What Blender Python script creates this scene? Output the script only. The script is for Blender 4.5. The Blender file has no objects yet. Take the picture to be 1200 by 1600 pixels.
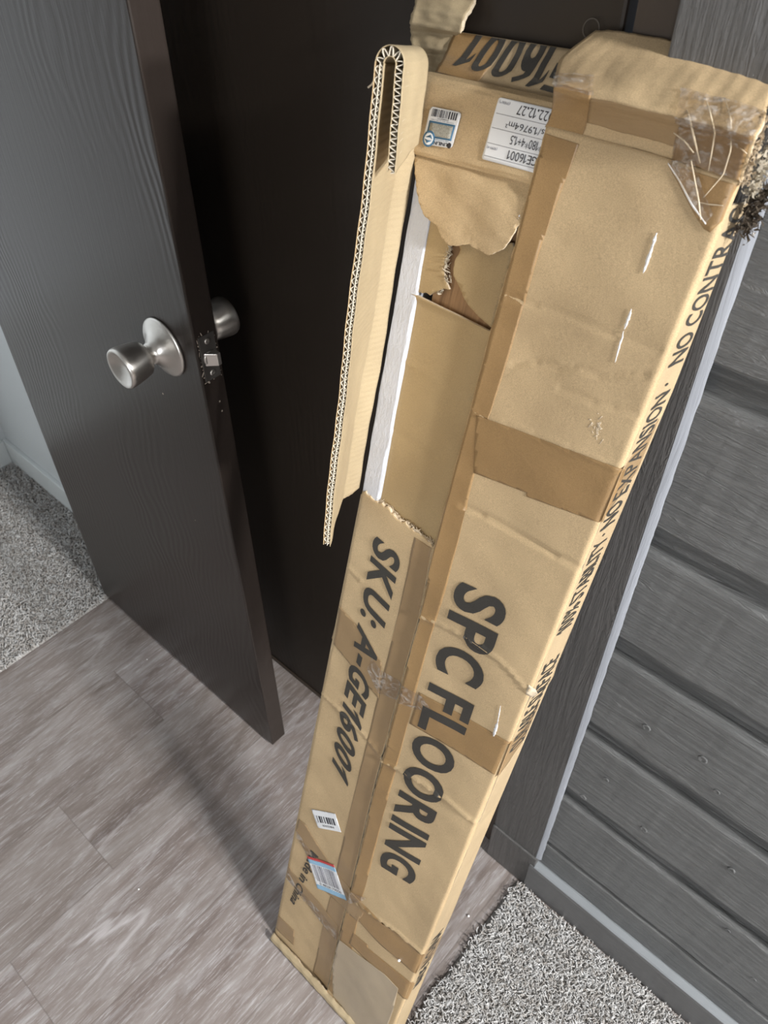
import bpy, bmesh, math, random
import numpy as np
from mathutils import Vector, Matrix
random.seed(7); rng = np.random.default_rng(7)
SC = bpy.context.scene
COL = SC.collection

# ------------------------------------------------------------------ camera
cam = bpy.data.objects.new('camera', bpy.data.cameras.new('camera')); COL.objects.link(cam)
cam.location = (0, 0, 1.5)
cam.rotation_euler = (math.radians(45), 0, math.radians(42))
cam.data.sensor_fit = 'VERTICAL'; cam.data.sensor_height = 24.0
cam.data.lens = 24.0 * 1254 / 1600
cam.data.clip_start = .02
cam.data.dof.use_dof = True; cam.data.dof.focus_distance = .86; cam.data.dof.aperture_fstop = 8.0
SC.camera = cam

# ------------------------------------------------------------------ world, lights, exposure
wd = bpy.data.worlds.new('world'); SC.world = wd; wd.use_nodes = True
wd.node_tree.nodes['Background'].inputs[0].default_value = (.75, .85, 1, 1)
wd.node_tree.nodes['Background'].inputs[1].default_value = .6
SC.view_settings.view_transform = 'Standard'; SC.view_settings.look = 'None'
SC.view_settings.gamma = 1.0; SC.view_settings.exposure = .66
SC.view_settings.use_curve_mapping = False
def area(name, loc, target, sx, sy, power, col):
    l = bpy.data.lights.new(name, 'AREA'); l.shape = 'RECTANGLE'; l.size = sx; l.size_y = sy
    l.energy = power; l.color = col
    o = bpy.data.objects.new(name, l); COL.objects.link(o); o.location = loc
    d = Vector(target) - Vector(loc); o.rotation_euler = d.to_track_quat('-Z', 'Y').to_euler()
    return o
area('hall_lamp_light', (4.0, .40, 2.34), (-.6, .37, .55), .24, .24, 115, (1.0, .985, .965))
area('ceiling_lamp_light', (2.25, .26, 2.36), (.0, .3, .5), .28, .28, 88, (1.0, .985, .955))
area('front_fill_light', (.50, -1.55, 1.28), (-.25, .4, .75), .90, .86, 17, (.95, .975, 1.0))  # added low fill to brighten the carton front, no known source
area('leaf_sheen_light', (-1.905, .03, 1.16), (0, .03, 1.16), .62, 1.48, .6, (.82, .89, 1.0))  # added light, placed to reflect as a sheen on the door leaf

# ------------------------------------------------------------------ helpers
def link(o, parent=None, kind=None):
    COL.objects.link(o)
    if parent is not None: o.parent = parent
    if kind: o['kind'] = kind
    return o
def meshobj(name, verts, faces, mat, parent=None, kind=None, smooth=False):
    me = bpy.data.meshes.new(name); me.from_pydata([tuple(map(float, v)) for v in verts], [], faces)
    me.update()
    if mat: me.materials.append(mat)
    if smooth:
        for p in me.polygons: p.use_smooth = True
    return link(bpy.data.objects.new(name, me), parent, kind)
def bmobj(name, bm, mat, parent=None, kind=None, smooth=False):
    bmesh.ops.recalc_face_normals(bm, faces=bm.faces)
    me = bpy.data.meshes.new(name); bm.to_mesh(me); bm.free()
    if mat: me.materials.append(mat)
    if smooth:
        for p in me.polygons: p.use_smooth = True
    return link(bpy.data.objects.new(name, me), parent, kind)
def bx(bm, a, b, bevel=0):
    vs = [bm.verts.new((x, y, z)) for x in (a[0], b[0]) for y in (a[1], b[1]) for z in (a[2], b[2])]
    fs = [(0, 1, 3, 2), (4, 6, 7, 5), (0, 4, 5, 1), (2, 3, 7, 6), (0, 2, 6, 4), (1, 5, 7, 3)]
    nf = [bm.faces.new([vs[i] for i in f]) for f in fs]
    if bevel:
        es = list({e for f in nf for e in f.edges})
        bmesh.ops.bevel(bm, geom=es, offset=bevel, segments=2, affect='EDGES', profile=.6)
def box(name, a, b, mat, parent=None, kind=None, bevel=0):
    bm = bmesh.new(); bx(bm, a, b, bevel); return bmobj(name, bm, mat, parent, kind)
def lathe(bm, prof, M, n=48, cap=True):
    rings = []
    for r, z in prof:
        rings.append([bm.verts.new(M @ Vector((r*math.cos(2*math.pi*i/n), r*math.sin(2*math.pi*i/n), z))) for i in range(n)])
    for a, b in zip(rings, rings[1:]):
        for i in range(n): bm.faces.new((a[i], a[(i+1) % n], b[(i+1) % n], b[i]))
    if cap: bm.faces.new(rings[0][::-1]); bm.faces.new(rings[-1])
def thing(name, label, cat, group=None):
    o = bpy.data.objects.new(name, None); o.empty_display_size = .1; COL.objects.link(o)
    o['label'] = label; o['category'] = cat
    if group: o['group'] = group
    return o
def tag(o, label, cat, group=None, kind=None):
    o['label'] = label; o['category'] = cat
    if group: o['group'] = group
    if kind: o['kind'] = kind
    return o
def fbm(n=6, s=11):
    r = np.random.default_rng(s); k = r.normal(size=(n, 2)); ph = r.uniform(0, 6.28, n)
    return lambda x, y, f=1.0: sum(math.sin(f*(k[i, 0]*x + k[i, 1]*y)*(1+.6*i) + ph[i])/(1+.6*i) for i in range(n))/1.8
nz1 = fbm(6, 3); nz2 = fbm(6, 5); nz3 = fbm(7, 9)

# ------------------------------------------------------------------ materials
def mat(name):
    m = bpy.data.materials.new(name); m.use_nodes = True
    nt = m.node_tree; b = nt.nodes['Principled BSDF']; return m, nt, b
def N(nt, t, **kw):
    n = nt.nodes.new(t)
    for k, v in kw.items():
        if k.startswith('i_'): n.inputs[k[2:].replace('_', ' ')].default_value = v
        else: setattr(n, k, v)
    return n
def coords(nt, scale=(1, 1, 1), rot=(0, 0, 0), obj=True):
    tc = N(nt, 'ShaderNodeTexCoord'); mp = N(nt, 'ShaderNodeMapping')
    mp.inputs['Scale'].default_value = scale; mp.inputs['Rotation'].default_value = rot
    nt.links.new(tc.outputs['Object'], mp.inputs[0]); return mp.outputs[0]
def noise(nt, vec, scale, detail=4, rough=.6, dist=0):
    n = N(nt, 'ShaderNodeTexNoise'); n.inputs['Scale'].default_value = scale
    n.inputs['Detail'].default_value = detail; n.inputs['Roughness'].default_value = rough
    n.inputs['Distortion'].default_value = dist
    nt.links.new(vec, n.inputs['Vector']); return n.outputs['Fac']
def ramp(nt, fac, stops):
    r = N(nt, 'ShaderNodeValToRGB'); e = r.color_ramp.elements
    while len(e) < len(stops): e.new(.5)
    for k, (p, c) in zip(e, stops):
        k.position = p; k.color = (c, c, c, 1) if not hasattr(c, '__len__') else (*c, 1)
    nt.links.new(fac, r.inputs[0]); return r.outputs[0]
def mixc(nt, fac, a, b, mode='MIX'):
    m = N(nt, 'ShaderNodeMix', data_type='RGBA', blend_type=mode)
    for sock, v in ((m.inputs[0], fac), (m.inputs[6], a), (m.inputs[7], b)):
        if hasattr(v, 'is_linked') or isinstance(v, bpy.types.NodeSocket): nt.links.new(v, sock)
        elif hasattr(v, '__len__'): sock.default_value = (*v[:3], 1)
        else: sock.default_value = v
    return m.outputs[2]
def math_(nt, op, a, b=0, c=None):
    m = N(nt, 'ShaderNodeMath', operation=op)
    for i, v in enumerate((a, b) if c is None else (a, b, c)):
        if isinstance(v, bpy.types.NodeSocket): nt.links.new(v, m.inputs[i])
        else: m.inputs[i].default_value = v
    return m.outputs[0]
def bump(nt, b, h, strength, dist, prev=None):
    n = N(nt, 'ShaderNodeBump'); n.inputs['Strength'].default_value = strength; n.inputs['Distance'].default_value = dist
    nt.links.new(h, n.inputs['Height'])
    if prev: nt.links.new(prev, n.inputs['Normal'])
    if b: nt.links.new(n.outputs[0], b.inputs['Normal'])
    return n.outputs[0]
def plain(name, col, rough=.6, metal=0, **kw):
    m, nt, b = mat(name); b.inputs['Base Color'].default_value = (*col, 1)
    b.inputs['Roughness'].default_value = rough; b.inputs['Metallic'].default_value = metal
    for k, v in kw.items(): b.inputs[k].default_value = v
    return m
def cardboard(name, base, rough=.78, speck=.16, flute=0.0, coat=0):
    m, nt, b = mat(name)
    v = coords(nt)
    f1 = noise(nt, v, 1300, 3, .7); f2 = noise(nt, v, 9, 4, .55); f3 = noise(nt, v, 260, 3, .6)
    dark = tuple(c*(1-speck*1.3) for c in base); lite = tuple(min(1, c*(1+speck)) for c in base)
    c1 = mixc(nt, ramp(nt, f1, [(.36, 0), (.64, 1)]), dark, lite)
    c2 = mixc(nt, ramp(nt, f2, [(.35, 0), (.7, 1)]), (.88, .86, .84), (1.06, 1.05, 1.03))
    c3 = mixc(nt, 1.0, c1, c2, 'MULTIPLY')
    nt.links.new(c3, b.inputs['Base Color']); b.inputs['Roughness'].default_value = rough
    if coat: b.inputs['Coat Weight'].default_value = coat; b.inputs['Coat Roughness'].default_value = .28
    h = math_(nt, 'ADD', math_(nt, 'MULTIPLY', f3, .35), f2)
    n1 = bump(nt, None, h, .5, .0012)
    if flute:
        w = N(nt, 'ShaderNodeTexWave', wave_type='BANDS', bands_direction='Y'); w.inputs['Scale'].default_value = 55
        w.inputs['Distortion'].default_value = .6
        nt.links.new(v, w.inputs[0]); bump(nt, b, w.outputs['Fac'], flute, .0006, n1)
    else: nt.links.new(n1, b.inputs['Normal'])
    return m
KRAFT = (.545, .408, .240)
M = {}
M['kraft'] = cardboard('kraft_cardboard', KRAFT)
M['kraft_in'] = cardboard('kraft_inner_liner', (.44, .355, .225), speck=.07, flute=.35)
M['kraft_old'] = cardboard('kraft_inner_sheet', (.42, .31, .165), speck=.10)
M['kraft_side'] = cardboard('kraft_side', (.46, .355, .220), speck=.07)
M['core'] = cardboard('torn_paper', (.66, .56, .42), speck=.12)
M['fluting'] = plain('fluting_paper', (.72, .66, .55), .85)
M['tape'] = cardboard('brown_packing_tape', (.335, .212, .095), .42, speck=.13, coat=.25)
M['tape_old'] = cardboard('dull_packing_tape', (.33, .225, .120), .45, speck=.05, coat=.25)
M['pale'] = cardboard('pale_taped_kraft', (.43, .355, .255), .35, speck=.04, coat=.3)
M['print'] = cardboard('printed_ink', (.048, .045, .040), .55, speck=.2)
M['white'] = plain('sticker_paper', (.80, .82, .85), .5)
M['black'] = plain('sticker_ink', (.03, .03, .04), .5)
M['grey_ink'] = plain('sticker_grey_ink', (.22, .22, .26), .5)
M['blue'] = plain('sticker_blue', (.055, .16, .28), .5)
M['lblue'] = plain('sticker_pale_blue', (.30, .52, .72), .4)
M['red'] = plain('sticker_red', (.55, .06, .06), .5)
M['holo'] = cardboard('hologram_foil', (.42, .42, .38), .3, speck=.3)
M['foil'] = plain('silvery_tear', (.85, .85, .86), .3, .2)

def mk_foam():
    m, nt, b = mat('white_foam'); v = coords(nt, (1, .45, 1), (0, 0, .5))
    b.inputs['Base Color'].default_value = (.60, .63, .70, 1); b.inputs['Roughness'].default_value = .7
    b.inputs['Subsurface Weight'].default_value = .1; b.inputs['Subsurface Radius'].default_value = (.01, .01, .01)
    bump(nt, b, noise(nt, v, 260, 5, .7), .7, .0015); return m
M['foam'] = mk_foam()
def mk_film():
    m, nt, b = mat('clear_film')
    out = nt.nodes['Material Output']; tr = N(nt, 'ShaderNodeBsdfTransparent'); tr.inputs[0].default_value = (.93, .91, .88, 1)
    mx = N(nt, 'ShaderNodeMixShader'); b.inputs['Base Color'].default_value = (.85, .83, .8, 1); b.inputs['Roughness'].default_value = .22
    b.inputs['Specular IOR Level'].default_value = .9
    v = coords(nt); f = noise(nt, v, 60, 5, .7, 1.5)
    bump(nt, b, f, .9, .004)
    fac = ramp(nt, f, [(.48, .04), (.80, .50)])
    nt.links.new(fac, mx.inputs[0]); nt.links.new(tr.outputs[0], mx.inputs[1]); nt.links.new(b.outputs[0], mx.inputs[2])
    nt.links.new(mx.outputs[0], out.inputs[0]); return m
M['film'] = mk_film()
def mk_paint(name, base, rough, axis, gscale, strength, dist, spec=.5):
    # painted rough-sawn wood: relief runs along one axis
    m, nt, b = mat(name)
    s = {'x': (.10, 1, 1), 'y': (1, .10, 1), 'z': (1, 1, .07)}[axis]
    v = coords(nt, s)
    g = noise(nt, v, gscale, 6, .68, .9); g2 = noise(nt, v, gscale*3.2, 4, .7, .3); sp = noise(nt, coords(nt), 6, 3, .5)
    hh = math_(nt, 'ADD', math_(nt, 'MULTIPLY', ramp(nt, g, [(.38, 0), (.62, 1)]), 1.0), math_(nt, 'MULTIPLY', g2, .5))
    c = mixc(nt, ramp(nt, sp, [(.3, 0), (.7, 1)]), tuple(k*.92 for k in base), tuple(k*1.08 for k in base))
    nt.links.new(c, b.inputs['Base Color']); b.inputs['Roughness'].default_value = rough
    b.inputs['Specular IOR Level'].default_value = spec
    bump(nt, b, hh, strength, dist); return m
M['siding'] = mk_paint('grey_siding_paint', (.175, .180, .183), .33, 'x', 105, .75, .0034)
M['casing'] = mk_paint('grey_casing_paint', (.105, .103, .102), .38, 'z', 95, .6, .0032)
M['trim_light'] = mk_paint('grey_lit_casing_edge', (.30, .32, .36), .45, 'z', 30, .3, .002)  # casing's side face, the light it catches put into the colour
M['base_paint'] = mk_paint('grey_baseboard_paint', (.135, .136, .140), .38, 'x', 30, .15, .002)
M['base_ledge'] = mk_paint('grey_lit_baseboard_ledge', (.26, .28, .30), .38, 'x', 30, .15, .002)  # baseboard top, lightened in colour as if lit from above
def mk_door(name, base, rough, bumpk):
    m, nt, b = mat(name)
    v = coords(nt, (1, 1, .045)); v2 = coords(nt)
    # cathedral grain: bands in x warped by slow noise along z
    sep = N(nt, 'ShaderNodeSeparateXYZ'); nt.links.new(v2, sep.inputs[0])
    warp = noise(nt, coords(nt, (1.2, 1, .8)), 2.6, 3, .5)
    ph = math_(nt, 'ADD', math_(nt, 'MULTIPLY', sep.outputs[0], 420), math_(nt, 'MULTIPLY', warp, 95))
    sw = math_(nt, 'SINE', ph)
    fine = noise(nt, v, 190, 4, .7)
    patch = ramp(nt, noise(nt, coords(nt, (1, 1, .3)), 5, 2, .5), [(.42, 0), (.6, 1)])
    hh = math_(nt, 'ADD', math_(nt, 'MULTIPLY', math_(nt, 'MULTIPLY', sw, patch), .5), math_(nt, 'MULTIPLY', fine, .8))
    b.inputs['Base Color'].default_value = (*base, 1); b.inputs['Roughness'].default_value = rough
    b.inputs['Specular IOR Level'].default_value = .38
    bump(nt, b, hh, bumpk, .0012); return m
M['door'] = mk_door('dark_brown_door_paint', (.026, .0195, .0165), .33, .30)
M['door2'] = mk_door('dark_brown_entry_paint', (.026, .019, .014), .5, .12)
M['jamb'] = plain('brown_jamb_paint', (.055, .041, .032), .5)
M['wall'] = plain('pale_grey_wall_paint', (.60, .64, .66), .7)
M['wallbase'] = plain('white_baseboard_paint', (.66, .70, .71), .5)
M['ceiling'] = plain('ceiling_paint', (.48, .47, .46), .9)
M['wall_dim'] = plain('dimmed_wall_paint', (.20, .19, .18), .8)  # unseen walls, kept dark to cut bounced light
def mk_steel():
    m, nt, b = mat('brushed_nickel'); b.inputs['Metallic'].default_value = 1
    v = coords(nt, (1, .03, 1)); f = noise(nt, coords(nt, (1, 1, 1)), 300, 2, .5)
    b.inputs['Base Color'].default_value = (.66, .64, .61, 1); b.inputs['Roughness'].default_value = .33
    b.inputs['Anisotropic'].default_value = .5
    bump(nt, b, f, .08, .0004); return m
M['steel'] = mk_steel()
M['dsteel'] = plain('worn_latch_plate', (.16, .15, .14), .45, .8)
M['chip'] = plain('chipped_paint', (.42, .36, .30), .8)
M['crumb'] = plain('foam_crumb_white', (.9, .9, .9), .6)
def mk_floor():
    m, nt, b = mat('grey_oak_vinyl')
    v = coords(nt); sep = N(nt, 'ShaderNodeSeparateXYZ'); nt.links.new(v, sep.inputs[0])
    # planks 0.181 m wide along y, staggered end joints
    px = math_(nt, 'DIVIDE', math_(nt, 'ADD', sep.outputs[0], 1.115), .181)
    idx = math_(nt, 'FLOOR', px); fx = math_(nt, 'FRACT', px)
    off = math_(nt, 'MULTIPLY', math_(nt, 'SINE', math_(nt, 'MULTIPLY', idx, 12.9898)), .61)
    py = math_(nt, 'DIVIDE', math_(nt, 'ADD', math_(nt, 'ADD', sep.outputs[1], -.347 + 1.22*4), off), 1.22)
    idy = math_(nt, 'FLOOR', py); fy = math_(nt, 'FRACT', py)
    comb = N(nt, 'ShaderNodeCombineXYZ'); nt.links.new(idx, comb.inputs[0]); nt.links.new(idy, comb.inputs[1])
    wn = N(nt, 'ShaderNodeTexWhiteNoise', noise_dimensions='3D'); nt.links.new(comb.outputs[0], wn.inputs[0])
    # shift grain per plank
    sh = N(nt, 'ShaderNodeVectorMath', operation='SCALE'); nt.links.new(wn.outputs['Color'], sh.inputs[0]); sh.inputs['Scale'].default_value = 7
    ad = N(nt, 'ShaderNodeVectorMath', operation='ADD'); nt.links.new(v, ad.inputs[0]); nt.links.new(sh.outputs[0], ad.inputs[1])
    mp = N(nt, 'ShaderNodeMapping'); mp.inputs['Scale'].default_value = (1, .16, 1); nt.links.new(ad.outputs[0], mp.inputs[0])
    mp2 = N(nt, 'ShaderNodeMapping'); mp2.inputs['Scale'].default_value = (1, .07, 1); nt.links.new(ad.outputs[0], mp2.inputs[0])
    big = noise(nt, mp.outputs[0], 14, 5, .6, 1.2); mid = noise(nt, mp.outputs[0], 60, 5, .65, .8)
    fine = noise(nt, mp2.outputs[0], 330, 4, .75, .2)
    c = ramp(nt, big, [(.25, (.132, .103, .094)), (.42, (.212, .178, .163)), (.55, (.268, .236, .222)), (.75, (.37, .343, .336))])
    c = mixc(nt, math_(nt, 'MULTIPLY', ramp(nt, mid, [(.50, 0), (.70, 1)]), .50), c, (.45, .44, .45))
    c = mixc(nt, math_(nt, 'MULTIPLY', ramp(nt, fine, [(.52, 0), (.70, 1)]), .60), c, (.56, .55, .57))
    c = mixc(nt, math_(nt, 'MULTIPLY', ramp(nt, fine, [(.25, 1), (.45, 0)]), .35), c, (.10, .085, .08))
    # cathedral grain arcs in pale limed pores
    sep2 = N(nt, 'ShaderNodeSeparateXYZ'); nt.links.new(ad.outputs[0], sep2.inputs[0])
    cx = math_(nt, 'SUBTRACT', fx, .5)
    rad = math_(nt, 'ADD', math_(nt, 'MULTIPLY', sep2.outputs[1], 34), math_(nt, 'MULTIPLY', math_(nt, 'MULTIPLY', cx, cx), 90))
    rad = math_(nt, 'ADD', rad, math_(nt, 'MULTIPLY', noise(nt, mp.outputs[0], 30, 3, .6, 0), 9))
    arcs = math_(nt, 'POWER', math_(nt, 'MAXIMUM', math_(nt, 'SINE', rad), 0), 5)
    am = ramp(nt, noise(nt, ad.outputs[0], 3.1, 2, .5), [(.55, 0), (.66, 1)])
    edge = ramp(nt, math_(nt, 'ABSOLUTE', cx), [(.16, 1), (.30, 0)])
    am = math_(nt, 'MULTIPLY', math_(nt, 'MULTIPLY', am, edge), math_(nt, 'MULTIPLY', arcs, .45))
    c = mixc(nt, am, c, (.62, .60, .62))
    tone = mixc(nt, wn.outputs['Value'], (.86, .84, .82), (1.12, 1.12, 1.13))
    c = mixc(nt, 1.0, c, tone, 'MULTIPLY')
    # seams
    sx = math_(nt, 'LESS_THAN', math_(nt, 'ABSOLUTE', math_(nt, 'SUBTRACT', fx, .5)), .4935)
    sy = math_(nt, 'LESS_THAN', math_(nt, 'ABSOLUTE', math_(nt, 'SUBTRACT', fy, .5)), .4991)
    seam = math_(nt, 'MULTIPLY', sx, sy)
    c = mixc(nt, math_(nt, 'MULTIPLY', math_(nt, 'SUBTRACT', 1, seam), .40), c, (.12, .10, .09))
    nt.links.new(c, b.inputs['Base Color']); b.inputs['Roughness'].default_value = .42
    h = math_(nt, 'ADD', math_(nt, 'MULTIPLY', fine, .6), math_(nt, 'MULTIPLY', seam, .3))
    bump(nt, b, h, .35, .0012); return m
M['floor'] = mk_floor()
def mk_wood():
    m, nt, b = mat('oak_plank_face'); v = coords(nt, (1, .05, 1))
    f = noise(nt, v, 160, 5, .7, .4)
    nt.links.new(ramp(nt, f, [(.3, (.16, .085, .04)), (.6, (.34, .20, .10)), (.8, (.42, .27, .15))]), b.inputs['Base Color'])
    b.inputs['Roughness'].default_value = .5; bump(nt, b, f, .3, .001); return m
M['wood'] = mk_wood()
def mk_carpet():
    m, nt, b = mat('carpet_yarn')
    at = N(nt, 'ShaderNodeAttribute', attribute_name='tone')
    c = ramp(nt, at.outputs['Fac'], [(0, (.20, .175, .155)), (.35, (.37, .345, .32)), (.65, (.52, .51, .50)), (1, (.64, .645, .65))])
    nt.links.new(c, b.inputs['Base Color']); b.inputs['Roughness'].default_value = .9
    b.inputs['Sheen Weight'].default_value = .2
    return m
M['carpet'] = mk_carpet()

# ------------------------------------------------------------------ setting
YW = .585          # main face of the boards
box('floor', (-1.95, -1.6, -.06), (4.4, .70, 0), M['floor'], kind='structure')

# siding wall: one profile extruded along x
ledges = [.182, .35, .536, .718, .898, 1.091, 1.285, 1.475, 1.67, 1.86, 2.05, 2.24]
prof = [(YW + .005, .06)]
for k, z in enumerate(ledges):
    ch = .034 if k > 0 else .010      # width of the recessed channel above the ledge
    dp = .0135 if k > 0 else .008
    prof += [(YW, z - .0085), (YW + .0005, z - .0050), (YW + .0020, z - .0022), (YW + .0042, z - .0006), (YW + dp*.88, z + .0010), (YW + dp, z + .0042), (YW + dp, z + ch), (YW + .0008, z + ch + .0004), (YW, z + ch + .0022)]
prof.append((YW, 2.4))
def extrude_x(name, prof, x0, x1, nx, mat, kind=None, wob=0, parent=None):
    vs = []; fs = []
    n = len(prof); xs = np.linspace(x0, x1, nx)
    for i, x in enumerate(xs):
        for j, (y, z) in enumerate(prof):
            vs.append((x, y + wob*nz1(x*30, z*9), z + wob*1.5*nz2(x*22, j//7*3.7)))
    for i in range(nx-1):
        for j in range(n-1):
            fs.append((i*n+j, (i+1)*n+j, (i+1)*n+j+1, i*n+j+1))
    # close the back
    bi = len(vs)
    for x in (x0, x1): vs += [(x, .66, prof[0][1]), (x, .66, prof[-1][1])]
    fs.append((bi, bi+1, bi+3, bi+2))
    fs.append((bi, bi+2, (nx-1)*n, 0)); fs.append((bi+1, n-1, nx*n-1, bi+3))
    return meshobj(name, vs, fs, mat, parent, kind)
wb = extrude_x('wall_back', prof, -.180, 4.32, 300, M['siding'], 'structure', wob=.0006)
# knots and nail dimples of the boards, raised paint rings
bm = bmesh.new()
for (x, z) in [(.005, 1.03), (.04, .93), (-.03, .64), (.0, .60), (-.10, .63), (.06, .47), (-.12, .47), (-.05, .42), (.10, .33), (-.14, .39), (.16, .26)]:
    Mx = Matrix.Translation((x, YW - .0005, z)) @ Matrix.Rotation(math.radians(90), 4, 'X')
    lathe(bm, [(.0060, -.0006), (.0055, .0004), (.0040, .0007), (.0028, .0001), (.0012, -.0003)], Mx @ Matrix.Scale(.7 + random.random()*.5, 4), 16)
bmobj('knot', bm, M['siding'], wb, smooth=True)

# baseboard on the right
bp = [(.5750, 0), (.5740, .088), (.5752, .0935), (.5790, .0955), (.5880, .0975), (.5880, .120)]
extrude_x('baseboard_right', bp[:3], -.180, 4.32, 90, M['base_paint'], 'structure', wob=.0003)
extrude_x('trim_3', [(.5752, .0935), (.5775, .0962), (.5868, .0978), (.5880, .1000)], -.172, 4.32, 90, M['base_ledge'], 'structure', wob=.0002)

# casing board of the entry door, its light edge and the plinth block
bm = bmesh.new(); bx(bm, (-.2630, .5805, .118), (-.1745, .62, 2.12), .0025); bmobj('trim_1', bm, M['casing'], None, 'structure')
vs = []; fs = []
nzn = 320
for i in range(nzn):
    z = .118 + 2.0*i/(nzn-1)
    w = .0004*nz1(z*60, 1) + .0005*nz2(z*170, 3)
    vs += [(-.1755, .5806, z), (-.1700 + w*.5, .5822 + w*.3, z), (-.1670 + w*.7, .5846, z)]
for i in range(nzn-1):
    for j in range(2): fs.append((i*3+j, i*3+j+1, i*3+j+4, i*3+j+3))
meshobj('trim_2', vs, fs, M['trim_light'], None, 'structure', True)
bm = bmesh.new(); bx(bm, (-.2640, .5770, 0), (-.1720, .62, .1195), .003); bmobj('trim_4', bm, M['casing'], None, 'structure')
# jamb and entry door
j = box('trim_5', (-.302, .600, 0), (-.2625, .66, 2.08), M['jamb'], None, 'structure', .0015)
box('trim_6', (-1.30, .60, 2.04), (-.2625, .66, 2.08), M['jamb'], None, 'structure', .0015)
box('trim_7', (-1.26, .603, 0), (-.30, .66, .006), M['jamb'], None, 'structure')
d2 = box('door_2', (-1.215, .606, .008), (-.3125, .648, 2.035), M['door2'], None, 'structure', .003)
# pale wall left of the entry door, behind the open leaf
box('wall_left_back', (-1.95, .572, 0), (-1.235, .66, 2.4), M['wall'], None, 'structure')
box('wall_back_header', (-1.235, .60, 2.08), (-.18, .66, 2.4), M['wall'], None, 'structure')
box('wall_left', (-2.0, -1.6, 0), (-1.918, .66, 2.4), M['wall'], None, 'structure')
box('baseboard_back', (-1.918, .560, 0), (-1.235, .573, .082), M['wallbase'], None, 'structure', .003)
box('baseboard_left', (-1.919, -1.6, 0), (-1.906, .560, .082), M['wallbase'], None, 'structure', .003)
# hinge post hidden behind the open leaf
box('trim_8', (-1.302, .497, 0), (-1.245, .573, 2.06), M['jamb'], None, 'structure', .001)
# the rest of the hall, behind the photographer
box('wall_front', (-2.0, -1.68, 0), (4.4, -1.6, 2.4), M['wall_dim'], None, 'structure')
box('ceiling', (-2.0, -1.68, 2.4), (4.4, .70, 2.46), M['ceiling'], None, 'structure')
wr = box('wall_right', (4.32, -1.68, 0), (4.4, .66, 2.4), M['wall_dim'], None, 'structure')
w1 = bmesh.new()
for a, b_ in (((.0, -1.60, .78), (1.0, -1.57, .83)), ((.0, -1.60, 1.73), (1.0, -1.57, 1.78)), ((.0, -1.60, .78), (.05, -1.57, 1.78)), ((.95, -1.60, .78), (1.0, -1.57, 1.78)), ((.48, -1.60, .78), (.52, -1.57, 1.78))):
    bx(w1, a, b_, .003)
bmobj('added_window_1', w1, M['wallbase'], None, 'structure')  # unseen frame added around the front fill light

w2 = bmesh.new()
for a, b_ in (((-1.918, -.34, .37), (-1.895, .40, .42)), ((-1.918, -.34, 1.90), (-1.895, .40, 1.95)), ((-1.918, -.34, .42), (-1.895, -.29, 1.90)), ((-1.918, .35, .42), (-1.895, .40, 1.90))):
    bx(w2, a, b_, .003)
bmobj('added_window_2', w2, M['wallbase'], None, 'structure')  # unseen frame added around the light for the leaf's sheen

# ------------------------------------------------------------------ open door leaf
dr = bpy.data.objects.new('door_1', None); COL.objects.link(dr); dr.location = (-1.31, .457, 0); dr['kind'] = 'structure'
def dpart(name, bm_, m_, parent=dr, smooth=False):
    for v in bm_.verts: v.co -= Vector((-1.31, .457, 0))
    return bmobj(name, bm_, m_, parent, None, smooth)
bm = bmesh.new(); bx(bm, (-1.31, .457, .010), (-.716, .4915, 2.04), .0022); dpart('leaf', bm, M['door'])
KX, KZ = -.784, .931
def knob_profile():
    pr = [(.0100, .012), (.0105, .020), (.0120, .026)]
    pr += [(.0150, .0290), (.0195, .0310), (.0222, .0340), (.0238, .0400), (.0250, .0480), (.0262, .0560), (.0268, .0620), (.0266, .0650), (.0255, .0674), (.0240, .0682), (.0205, .0662), (.0150, .0625), (.0080, .0600), (.0010, .0592)]
    return pr
ros = [(.0010, 0), (.0338, 0), (.0345, .0015), (.0342, .0032), (.0325, .0048), (.0290, .0066), (.0240, .0092), (.0190, .0126), (.0150, .0165), (.0125, .0205), (.0112, .0250)]
for side, (y0, rot) in enumerate(((.457, 90), (.4915, -90))):
    Mx = Matrix.Translation((KX, y0, KZ)) @ Matrix.Rotation(math.radians(rot), 4, 'X')
    bm = bmesh.new(); lathe(bm, [(r*1.16, z) for r, z in ros], Mx, 64); rose = dpart('rose', bm, M['steel'], dr, True)
    bm = bmesh.new(); lathe(bm, [(r*1.0, z) for r, z in knob_profile()], Mx, 64); kn = dpart('door_knob', bm, M['steel'], dr, True)
    if side == 0:
        bm = bmesh.new()
        lathe(bm, [(.0032, 0), (.0032, .0016), (.0020, .0018)], Matrix.Translation((KX + .018, y0 - .0085, KZ - .010)) @ Matrix.Rotation(math.radians(rot), 4, 'X'), 16)
        o = dpart('screw', bm, M['dsteel'], dr, True)
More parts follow.
